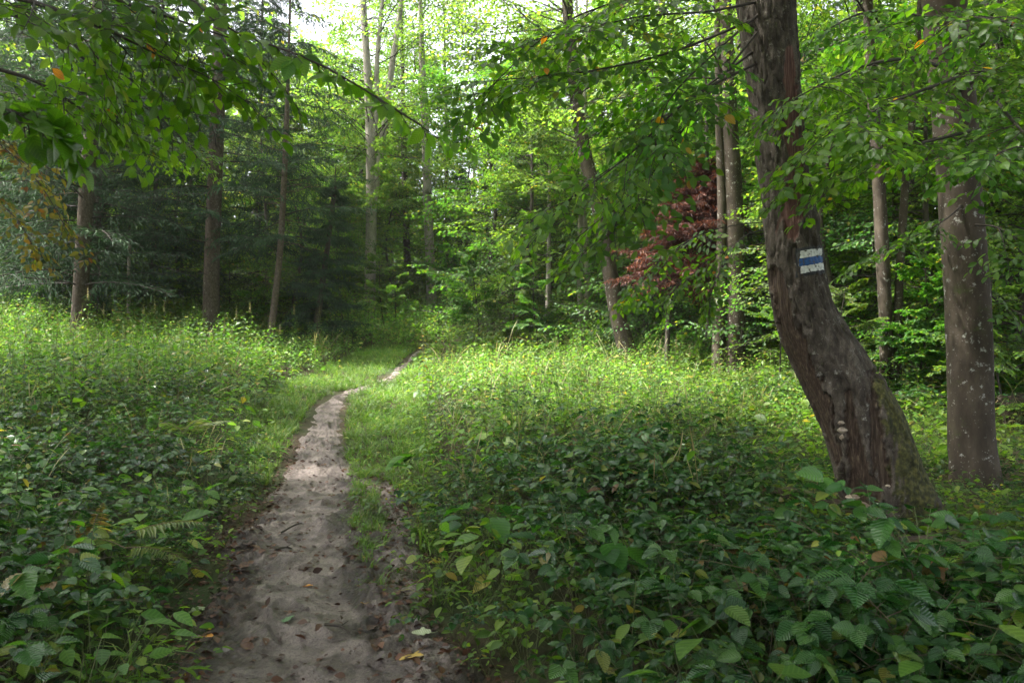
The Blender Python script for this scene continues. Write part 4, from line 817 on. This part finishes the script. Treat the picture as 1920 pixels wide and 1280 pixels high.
def upright(rng, h=.6, leaf=.14, n=9):
    f = Fr(); a = rng.uniform(0, 6.28); f.line([[0, 0, 0], [0, 0, h * .5], [.02, .02, h]], .004, .002)
    for j in range(n):
        u = .25 + .75 * (j + .5) / n; a += 2.4; p = np.array([.02 * u, .02 * u, h * u]); pl = .08 * (1.2 - u); d = np.array([math.sin(a), math.cos(a), rng.uniform(-.1, .5)]); q = p + d * pl; f.seg(p, q, .0018, .0012); f.leaf(q, [d[0], d[1], rng.uniform(-.6, .1)], [-d[0] * .2, -d[1] * .2, 1], leaf * (1.15 - .6 * u) * rng.uniform(.8, 1.15))
    return f.fin()
PH = [upright(rng, .6, rng.uniform(.1, .17), rng.randint(6, 12)) for k in range(6)]
def pts_in(x0, x1, y0, y1, dens, rng, ok):
    n = int((x1 - x0) * (y1 - y0) * dens); x = rng.uniform(x0, x1, n); y = rng.uniform(y0, y1, n); m = ok(x, y)
    fov = np.abs(x) < .72 * y + .8; m &= fov; return x[m], y[m]
def fill(mb, kinds, x, y, sc, tpl, rng, lmat, smat, k=3, jit=.28, zf=zg, tilt=.12, sink=.0, keep=1.0):
    zz = zf(x, y) - sink; rz = rng.uniform(0, 6.28, len(x)); kk = rng.randint(0, len(kinds), len(x))
    for i, kd in enumerate(kinds):
        m = kk == i
        if not m.any(): continue
        fr = scatter(kd, np.stack([x[m], y[m], zz[m]], -1), rz[m], sc[m], rng, tilt); put_leaves(mb, fr, tpl, lmat, rng, jit, keep)
        if smat is not None: put_segs(mb, fr, smat, k)
jit_e = lambda y, s: (vn(y * 2.3, y * 0 + s, s) - .5) * .3
offpath = lambda x, y, m=0.0: (x < pe(y, 3) - m + jit_e(y, 3)) | (x > pe(y, 4) + m + jit_e(y, 4)) | (y > PEND + 1.5)
hero_clear = lambda x, y: (np.hypot((x - 3.05), (y - 6.05)) > .33) & (np.hypot(x - 4.65, y - 7.65) > .34)
rng = rs(161)
# height fields of the undergrowth: lower by the path, taller away from it
def pathdist(x, y): return np.where(y > PEND + 2, 3., np.minimum(np.abs(x - pe(y, 3)), np.abs(x - pe(y, 4))))
lowright = lambda x, y: 1 - .62 * np.clip((x - 1.3 - .08 * y) / .8, 0, 1) * np.clip((y - 3.6) / 1.0, 0, 1) * np.clip((11 - y) / 2, 0, 1)
patchy = lambda x, y: vn(x * .9 + 7, y * .9, 44)
# brambles, right and left, near the viewer
for side, name, lab in ((1, 'bramble_undergrowth', 'glossy dark bramble thicket filling the ground right of the path'), (-1, 'bramble_undergrowth', 'dark shaded brambles and herbs covering the ground left of the path')):
    mb = MB()
    sidef = (lambda x, y: x > pe(y, 1)) if side > 0 else (lambda x, y: x < pe(y, 0))
    for (y0, y1, dens, tpl, kinds) in ((1.3, 4.6, 17, 'serr', PB), (4.6, 8.2, 15 if side > 0 else 13, 'near', PB), (8.2, 12.5, 4 if side > 0 else 8, 'mid', PB2)):
        x, y = pts_in(-7.5 if side < 0 else -1, 9.5 if side > 0 else 0, y0, y1, dens, rng, lambda x, y: offpath(x, y, .12) & sidef(x, y) & hero_clear(x, y))
        pdist = pathdist(x, y); sc = np.clip(.45 + pdist * .45, .45, 1.0) * rng.uniform(.65, 1.2, len(x))
        sc *= np.where(y < 2.6, .8, 1) * lowright(x, y) * (.6 + .75 * vn(x * 1.7, y * 1.7, 13))
        m_ = patchy(x, y) + rng.normal(0, .12, len(x)) > .3; x, y, sc = x[m_], y[m_], sc[m_]
        fill(mb, kinds, x, y, sc, tpl, rng, 0, 1)
    tag(mb.build(name, [M['bramble'], M['cane']]), lab, 'undergrowth', kind='stuff')
# herbs: nettle-like stands further out
for side, name, lab in ((1, 'herb_undergrowth', 'sunlit nettles and tall herbs right of the path'), (-1, 'herb_undergrowth', 'tall nettles and herbs covering the slope left of the path')):
    mb = MB(); sidef = (lambda x, y: x > np.where(y > PEND, -1.9 - (y - PEND) * .1, pe(y, 1))) if side > 0 else (lambda x, y: x < np.where(y > PEND, -1.9 - (y - PEND) * .1, pe(y, 0)))
    for (y0, y1, dens, tpl, s0) in ((2.2, 5.5, 9, 'lance', .65), (5.5, 9, 17, 'lance', .88), (9, 13, 22, 'lance', .95), (13, 19, 18, 'far', .9), (19, 30, 11, 'far', 1.0)):
        xr = (-2.6, 14) if side > 0 else (-22, -1)
        x, y = pts_in(xr[0], xr[1], y0, y1, dens, rng, lambda x, y: offpath(x, y, .15) & sidef(x, y) & hero_clear(x, y) & (x < 4.2 + .18 * y))
        pdist = pathdist(x, y); sc = s0 * np.clip(.5 + pdist * .35, .45, 1.0) * rng.uniform(.6, 1.15, len(x)) * np.where((x < -2) & (y > 10), 1.28, 1.0) * (.5 + .9 * vn(x * .5, y * .5, 9)) * lowright(x, y)
        if y0 < 9: m_ = patchy(x, y) + rng.normal(0, .15, len(x)) < .5; x, y, sc = x[m_], y[m_], sc[m_]
        fill(mb, PN, x, y, sc, tpl, rng, 0, 1)
        x, y = pts_in(xr[0], xr[1], y0, y1, 7 if y0 < 19 else 4, rng, lambda x, y: offpath(x, y, .1) & sidef(x, y) & hero_clear(x, y))
        fill(mb, PR, x, y, rng.uniform(1.0, 2.2, len(x)) * lowright(x, y), 'mid' if y0 < 10 else 'far', rng, 0, 1)
    x, y = pts_in(xr[0], xr[1], 5, 26, 2.2, rng, lambda x, y: offpath(x, y, .3) & sidef(x, y) & hero_clear(x, y)); fill(mb, PG[:4], x, y, rng.uniform(1.6, 3.4, len(x)) * lowright(x, y), 'reed', rng, 2, None, keep=.5)
    x, y = pts_in(xr[0], xr[1], 3, 24, 2.5, rng, lambda x, y: offpath(x, y, .2) & sidef(x, y) & hero_clear(x, y)); fill(mb, PH, x, y, rng.uniform(.6, 1.3, len(x)) * lowright(x, y), 'near' if True else 'mid', rng, 3, 1)
    tag(mb.build(name, [M['herb'], M['stem'], M['seed'], M['understory']]), lab, 'undergrowth', kind='stuff')
# low shade plants under the right-hand trees and small herbs by the path
mb = MB(); x, y = pts_in(-2.5, 16, 8, 26, 6, rng, lambda x, y: (x > 1.0 + .15 * y) & (x > pe(y, 4) + 1)); fill(mb, PR, x, y, rng.uniform(1.2, 2.4, len(x)), 'mid', rng, 0, 1)
x, y = pts_in(1.5, 9, 5, 12.5, 22, rng, lambda x, y: (x > 1.2 + .1 * y) & hero_clear(x, y)); fill(mb, PR, x, y, rng.uniform(.7, 1.3, len(x)), 'near', rng, 0, 1)
x, y = pts_in(-4, 2, 1.6, 12, 26, rng, lambda x, y: offpath(x, y, -.12) & ~offpath(x, y, .45)); fill(mb, PR, x, y, rng.uniform(.35, .9, len(x)), 'near', rng, 0, 1)
x, y = pts_in(-5, 6, 1.6, 6.5, 16, rng, lambda x, y: offpath(x, y, .05) & hero_clear(x, y)); fill(mb, PR, x, y, rng.uniform(.8, 1.5, len(x)), 'near', rng, 0, 1)
tag(mb.build('ground_herbs', [M['understory'], M['stem']]), 'low leafy ground plants along the path edge and under the trees', 'ground cover', kind='stuff')
# grass along and between the tracks
mb = MB()
ingrass = lambda x, y: ((x > pe(y, 1) + .06) & (x < pe(y, 4) + .1) & (y > 4.6) & ~((x > pe(y, 2) - .28) & (x < pe(y, 2) - .02) & (y < 7.9)) & ((vn(x * 5, y * 3, 3) > np.clip(.75 - (y - 4.6) * .22, .1, 1)) )) | ((x < pe(y, 0) - .02) & (x > pe(y, 3) - .1) & (y > 8.0))
x, y = pts_in(-4.5, 0, 4.4, 9, 230, rng, ingrass); fill(mb, PG, x, y, rng.uniform(.25, .6, len(x)), 'blade', rng, 0, None, zf=zpath, jit=.3)
x, y = pts_in(-5, 0, 9, PEND + 2.5, 110, rng, lambda x, y: (((x > pe(y, 1) + .02) & (x < pe(y, 4) + .25)) | ((x < pe(y, 0) - .02) & (x > pe(y, 3) - .25)) | (y > 15.2) & (y < 16.0) & (x > pe(y, 3)) & (x < pe(y, 4)))); fill(mb, PG, x, y, rng.uniform(.35, .85, len(x)), 'blade', rng, 0, None, zf=zpath, jit=.3)
x, y = pts_in(-3, 1, 2.2, 6.5, 3, rng, lambda x, y: offpath(x, y, .0) & ~offpath(x, y, .7)); fill(mb, PG, x, y, rng.uniform(.6, 1.2, len(x)), 'blade', rng, 0, None, jit=.35)
x, y = pts_in(-5.5, 0, 6, PEND + 2, 9, rng, lambda x, y: ~offpath(x, y, .3) & ((x < pe(y, 0) - .05) | (x > pe(y, 1) + .1))); fill(mb, PR, x, y, rng.uniform(.5, 1.1, len(x)), 'mid', rng, 1, None)
tag(mb.build('grass', [M['grass'], M['herb']]), 'short bright grass along the path and between its two tracks', 'grass', kind='stuff')
# tiny weeds on the strip between the tracks
mb = MB(); x, y = pts_in(-2.5, 0, 4.0, 9.0, 60, rng, lambda x, y: (x > pe(y, 1) + .03) & (x < pe(y, 2) - .12) & (vn(x * 4, y * 3, 12) > .35) & (np.abs(x - pe(y, 2) + .24) > .13)); fill(mb, PR, x, y, rng.uniform(.2, .5, len(x)), 'mid', rng, 0, 1, zf=zpath)
x, y = pts_in(-2.5, .2, 2.2, 8, 10, rng, lambda x, y: ~offpath(x, y, -.05) & ((x < pe(y, 0) + .15) | (x > pe(y, 2) - .25))); fill(mb, PR, x, y, rng.uniform(.15, .35, len(x)), 'mid', rng, 0, 1, zf=zpath)
tag(mb.build('weeds', [M['herb'], M['stem']]), 'tiny weeds sprouting on the mud between and beside the tracks', 'weeds', kind='stuff')
# crumbs of leaf litter
mb = MB(); f = Fr(); x, y = pts_in(-3, .4, 1.8, 10, 600, rng, lambda x, y: ~offpath(x, y, .1) & ((rng.rand(len(x)) < .2) | (x < pe(y, 0) + .2) | (x > pe(y, 1) + .05)))
f.P = np.stack([x, y, zpath(x, y) + .008], -1); f.D = nrm(np.stack([rng.normal(0, 1, len(x)), rng.normal(0, 1, len(x)), rng.normal(0, .12, len(x))], -1)); f.N = rng.normal(0, .35, f.P.shape) + [0, 0, 1]; f.S = rng.uniform(.012, .06, len(x)); put_leaves(mb, f, 'mid', 0, rng, .25)
tag(mb.build('leaf_litter', M['fl_brown']), 'crumbs of rotting brown leaves trodden into the mud', 'litter', kind='stuff')

# ---------------------------------------------------------------- fallen leaves, each one an object
def fallen_mesh(seed, lobed=False):
    rng = rs(seed)
    if not lobed:
        st = np.linspace(0, 1, 12); w = .3 * np.sin(np.pi * st ** .8) ** .8 + .01; w[-1] = .004
        cu = rng.uniform(-.3, .3); V = []
        for y, ww in zip(st, w): V += [[-ww, y - .5, .05 + ww * rng.uniform(.05, .5) + cu * (y - .5) ** 2], [0, y - .5, .03 + cu * (y - .5) ** 2], [ww, y - .5, .05 + ww * rng.uniform(.05, .5) + cu * (y - .5) ** 2]]
        V = np.array(V); q = []
        for i in range(11): a = 3 * i; q += [[a, a + 1, a + 4, a + 3], [a + 1, a + 2, a + 5, a + 4]]
        lf = np.stack([np.full(len(V), rng.rand()), V[:, 0], V[:, 1] + .5], -1)
    else:
        th = np.linspace(0, 2 * math.pi, 61)[:-1]; r = .28 + .24 * np.abs(np.cos(2.5 * th)) ** 1.5 + .03 * np.cos(15 * th); V = np.vstack([[0, 0, .04], np.stack([np.sin(th) * r, np.cos(th) * r, .06 + .1 * np.cos(3 * th) * r], -1)]); q = [[0, i + 1, (i + 1) % 60 + 1] for i in range(60)]
        lf = np.stack([np.full(len(V), .5), V[:, 0], V[:, 1]], -1)
    mb = MB(); mb.add(V, [np.array(q)], 0, lf)
    k = smooth([[0, -.5 if not lobed else -.2, .04], [.02, -.62, .05], [.05, -.78, .08]], 5); g = Fr(); g.line(list(k), .012, .008); put_segs(mb, g.fin(), 0, 4); return mb
FM = {}
def fallen(kind, px, py, size, label, group=None, lobed=False, seed=0, rz=None):
    rng = rs(seed + 7000); key = (kind, lobed, seed % 3)
    g = gp(px, py); g[2] = float(zpath(np.array([g[0]]), np.array([g[1]]))[0]) + .004
    if key not in FM: FM[key] = fallen_mesh(seed, lobed).build('fallen_leaf', M['fl_' + kind]); o = FM[key]
    else: o = FM[key].copy(); C.objects.link(o)
    o.location = [float(v) for v in g]; o.scale = (size,) * 3; o.rotation_euler = (rng.normal(0, .12), rng.normal(0, .12), rng.uniform(0, 6.28) if rz is None else rz); o.name = 'fallen_leaf'
    if 'group' in o: del o['group']
    tag(o, label, 'fallen leaf', group)
fallen('orange', 577, 1104, .075, 'orange leaf lying alone on the pale middle of the path', seed=1)
fallen('yellow', 684, 1146, .07, 'small bright yellow leaf on the path between the two tracks', seed=2)
fallen('pale', 790, 1208, .11, 'pale green oval leaf lying on the right hand muddy track', seed=3, rz=1.4)
fallen('yellow', 772, 1268, .11, 'large lobed yellow maple leaf at the bottom of the muddy track', lobed=True, seed=5)
fallen('pale', 370, 1148, .12, 'pale leaf tipped up at the left edge of the path', seed=4, rz=2.8)
fallen('green', 541, 1184, .085, 'dark green leaf flat on the lower middle of the path', seed=6)
fallen('orange', 393, 1194, .07, 'small orange leaf in the dark mud left of the path', seed=7)
fallen('grey', 565, 990, .06, 'orange tinted pale leaf on the narrow stretch of path', seed=8)
fallen('orange', 487, 975, .07, 'orange leaf at the bramble edge beside the path', seed=10)
rng = rs(171)
for k in range(96):
    if k < 66: py = rng.uniform(860, 1255); row = np.interp(py, [850, 950, 1100, 1280], [655, 690, 690, 690]); px = rng.uniform(row, np.interp(py, [850, 950, 1100, 1280], [690, 785, 815, 860]))
    else: py = rng.uniform(960, 1240); px = rng.uniform(np.interp(py, [960, 1280], [470, 330]), np.interp(py, [960, 1280], [520, 460]))
    kd = 'brown' if k % 5 else 'grey'; lab = 'brown rotting leaf lying on the muddy path' if kd == 'brown' else 'wet greyish leaf lying on the muddy path'
    fallen(kd, px, py, rng.uniform(.045, .1), lab, 'brown fallen leaves on the path' if kd == 'brown' else 'wet grey fallen leaves on the path', seed=20 + k)
# sticks on the path
for k, (a, b_, lab) in enumerate([((516, 1045), (548, 1036), 'dark thin stick lying across the pale path'), ((528, 1008), (566, 992), 'short dark twig on the narrow part of the path'), ((395, 1030), (450, 1018), 'twig half buried at the left edge of the path'), ((610, 1195), (660, 1205), 'small twig lying beside the yellow leaf on the path')]):
    A, B = gp(*a), gp(*b_)
    for q in (A, B): q[2] = float(zpath(np.array([q[0]]), np.array([q[1]]))[0]) + .012
    mb = MB(); m_ = (A + B) / 2 + [0.01, .01, .012]; tube(mb, [A, m_, B], .008, .004, 7, 10); tube(mb, [m_, m_ + [.03, .05, .01]], .004, .002, 5, 4); tag(mb.build('fallen_twig', M['twig'], None, A, loc=A), lab, 'twig')

# ---------------------------------------------------------------- ferns
def frond(mb, p, d, L, rng, mat, smat):
    d = nrm(np.asarray(d, float)); a0 = math.atan2(d[0], d[1]); f = Fr(); pt = lambda u: p + np.array([d[0] * L * u, d[1] * L * u, d[2] * L * u - .35 * L * u * u])
    f.line([pt(u) for u in np.linspace(0, 1, 8)], .003, .001); g = Fr(); n = 22
    for i in range(n):
        u = .15 + .85 * i / n; ln = L * .26 * math.sin(math.pi * min(1, .18 + u * .82)) ** .8 * (1.15 - .6 * u) + .008
        for s in (1, -1):
            b = a0 + s * R(66); g.leaf(pt(u), [math.sin(b), math.cos(b), -.15], [0, 0, 1], ln)
    put_leaves(mb, g.fin(), 'tuft', mat, rng, .1); put_segs(mb, f.fin(), smat, 4)
def fern(label, px, py, fronds, mat, seed):
    rng = rs(seed); g = gp(px, py); root = thing('fern', g, label, 'fern')
    for (a, el, L, h) in fronds:
        mb = MB(); frond(mb, g + [0, 0, h], [math.sin(R(a)) * math.cos(R(el)), math.cos(R(a)) * math.cos(R(el)), math.sin(R(el))], L, rng, 0, 1); mb.build('frond', [mat, M['dry']], root, g)
fern('fern with pale green fronds arching over the brambles left of the path', 235, 1140, [(80, 25, .55, .42), (100, 10, .45, .35), (60, 5, .4, .3), (-70, 20, .4, .35)], M['fern'], 181)
fern('small upright golden yellow fern frond among the left brambles', 165, 1110, [(20, 75, .45, .25), (-40, 60, .3, .25)], M['fern_old'], 182)
fern('pale fern half hidden in the herbs upslope on the left', 345, 900, [(60, 30, .6, .5), (120, 30, .55, .5), (-60, 30, .5, .5), (10, 35, .5, .5)], M['fern'], 183)
fern('fern growing under the double beech trunk', 1390, 760, [(60, 40, .8, .4), (120, 40, .7, .4), (-60, 40, .7, .4), (180, 35, .6, .4), (0, 40, .6, .4)], M['fern'], 184)

# ---------------------------------------------------------------- single tall stalks
def stalk(name, label, px, py, h, d_, mat_leaf, mat_stem, seed, group=None, spike=True, leaf=.09, g=None):
    rng = rs(seed); g = P(px, py, d_) if g is None else g; g = np.array([g[0], g[1], float(zg(g[0], g[1]))]); root = thing(name, g, label, 'plant', group)
    f = nettle(rng, h, leaf, .09).xf(rotz(rng.uniform(0, 6)), g); mb = MB(); put_leaves(mb, f, 'lance', 0, rng); mb.build('leaf', mat_leaf, root, g)['kind'] = 'stuff'
    mb = MB(); put_segs(mb, f, 0, 5); mb.build('stem', mat_stem, root, g)
    if spike:
        s = Fr(); top = f.b[-1]
        for k in range(46): u = rng.rand(); a = rng.uniform(0, 6.28); s.leaf(top + [0, 0, -.12 + u * .26], [math.sin(a), math.cos(a), rng.uniform(-.6, .6)], [0, 0, 1], .035 * (1.2 - u))
        mb = MB(); put_leaves(mb, s.fin(), 'far', 0, rng); mb.build('seed_head', M['seed'], root, g)
    return root
def multi(proto, xs, label, group):
    for (x, y, s) in xs: dup(proto, (x, y, float(zg(x, y))), rs(int(x * 100) & 999).uniform(0, 6), s, label, group)
a = stalk('tall_nettle', 'tall seeding nettle standing above the herbs on the left slope', 265, 640, 1.25, 15.5, M['herb'], M['stem'], 191, 'seeding nettles on the left slope')
multi(a, [(XP(p, d), d, s) for p, d, s in [(205, 15, 1.0), (318, 16, 1.05), (430, 14, .95), (90, 14.5, 1.0), (350, 13, .9), (480, 17, 1.1), (20, 13.5, 1.0), (560, 18, 1.05), (150, 16.5, 1.15), (520, 15, .9), (60, 11, .9), (240, 11.5, .95), (390, 12, .9), (120, 12.5, 1.0), (300, 14.5, 1.1), (450, 15.5, 1.05), (180, 13, .95), (590, 19, 1.0)]], 'tall seeding nettle standing above the herbs on the left slope', 'seeding nettles on the left slope')
b_ = stalk('tall_nettle', 'tall pale seeding nettle in the sunlit herbs right of the path', 1168, 760, 1.0, 12, M['herb'], M['stem'], 192, 'seeding nettles in the sunlit patch')
multi(b_, [(XP(p, d), d, s) for p, d, s in [(1060, 12.5, .9), (1100, 13.5, 1.0), (1230, 11.5, .95), (1290, 12.5, 1.0), (1340, 11, .9), (1000, 11.5, .85), (1170, 14, 1.0), (940, 12, .8), (1400, 11, .9), (1420, 10, .9), (1040, 14.5, 1.0), (1260, 14, 1.0), (1130, 10.5, .8)]], 'tall pale seeding nettle in the sunlit herbs right of the path', 'seeding nettles in the sunlit patch')
stalk('dry_stalk', 'tall withered brown stalk at the edge of the sunlit herbs', 845, 900, .95, 7.6, M['fl_brown'], M['dry'], 193, leaf=.06)
stalk('dry_stalk', 'thin dry stalk with a bent yellow top beside the far path end', 795, 700, 1.3, 14.5, M['beech_yellow'], M['dry'], 194, spike=False, leaf=.11)
stalk('dry_stalk', 'russet dock stem beside the grassy strip near the path', 880, 960, .55, 5.9, M['fl_brown'], M['dry'], 195, leaf=.04)
stalk('tall_nettle', 'dark leafy stalk standing near the foot of the leaning tree', 1424, 900, .95, 7.0, M['herb'], M['stem'], 196, spike=False, leaf=.14)
def bigleaf(label, px, py, d, leaf, n, seed, h=.3, mat=None):
    rng = rs(seed); g = P(px, py, d); g[2] = float(zg(g[0], g[1])); f = Fr()
    for k in range(n):
        a = rng.uniform(0, 6.28); q = np.array([math.sin(a) * h * .5, math.cos(a) * h * .5, h * rng.uniform(.8, 1.2)]); f.line([[0, 0, 0], q * [.4, .4, .7], q], .004, .002); f.leaf(q, [math.sin(a), math.cos(a), rng.uniform(-.4, .2)], [0, 0, 1], leaf * rng.uniform(.8, 1.15))
    root = thing('broad_leaved_plant', g, label, 'plant'); f = f.fin().xf(None, g); mb = MB(); put_leaves(mb, f, 'serr', 0, rng, .15, rnd_shift=-.3); mb.build('leaf', mat or M['understory'], root, g)['kind'] = 'stuff'
    mb = MB(); put_segs(mb, f, 0, 5); mb.build('stem', M['stem'], root, g)
bigleaf('broad leaved dock plant beside the grassy strip', 905, 1000, 5.4, .24, 7, 201)
bigleaf('plant with one big pale round leaf at the lower left corner', 20, 1230, 2.4, .15, 4, 202, .38, M['bramble'])
bigleaf('wide leaved bramble shoot low in the dark corner', 1480, 1200, 2.7, .14, 7, 203, .32, M['bramble'])
bigleaf('broad leaved herb in the lit edge beside the path', 790, 880, 7.4, .22, 8, 204, .35)
bigleaf('large leaved seedling under the foot of the leaning tree', 1730, 1040, 4.4, .15, 9, 205, .5, M['bramble'])
bigleaf('broad dock leaves standing in the middle of the right brambles', 1090, 1080, 4.2, .2, 5, 206, .5)

# ---------------------------------------------------------------- logs
def log(label, p0, p1, r, seed, mat):
    p0, p1 = np.array(p0), np.array(p1); t = Trunk([p0, (p0 + p1) / 2 + [0, 0, .03], p1], [r, r * 1.05, r * .85], seed, .12, 0, front=(0, -.7, .7)); mb = MB(); t.grid(mb, 60, 22)
    for e, s in ((0, 1), (-1, -1)):
        th = np.linspace(0, 2 * math.pi, 22, endpoint=False); V = t.pos(np.full(22, 0. if e == 0 else 1.), th - math.pi); c = t.c[e]; mb.add(np.vstack([V, [c]]), [np.array([[i, (i + 1) % 22, 22][::s] for i in range(22)])])
    tag(mb.build('fallen_log', mat, None, p0, loc=[float(v) for v in p0]), label, 'log')
g = lambda px, d, h: np.array([XP(px, d), d, float(zg(XP(px, d), d)) + h])
log('dark fallen log lying from the foot of the leaning tree into the herbs', g(1405, 6.9, .2), g(1600, 6.3, .12), .07, 211, M['log'])
log('reddish rotten log sunk in the leaves below the leaning tree', g(1690, 4.9, .2), g(1860, 4.6, .22), .09, 212, M['log'])
log('dark mossy stump end at the edge behind the smooth beech', g(1872, 11, .16), g(1980, 10.8, .2), .27, 213, M['log'])

# ---------------------------------------------------------------- damp morning air
m, t, o = mat_new('haze_air'); pv = N(t, 'ShaderNodeVolumePrincipled'); pv.inputs['Density'].default_value = .0005; pv.inputs['Color'].default_value = (.92, .96, .93, 1); pv.inputs['Anisotropy'].default_value = .3
t.links.new(pv.outputs[0], o.inputs['Volume'])
mb = MB(); x0, x1, y0, y1, z0, z1 = -92, 92, -32, 152, -2.5, 27
mb.add([[x0, y0, z0], [x1, y0, z0], [x1, y1, z0], [x0, y1, z0], [x0, y0, z1], [x1, y0, z1], [x1, y1, z1], [x0, y1, z1]], [np.array([[0, 3, 2, 1], [4, 5, 6, 7], [0, 1, 5, 4], [1, 2, 6, 5], [2, 3, 7, 6], [3, 0, 4, 7]])], smooth_=False)
tag(mb.build('haze', m), 'thin damp air paling the far end of the wood', 'haze', kind='stuff')
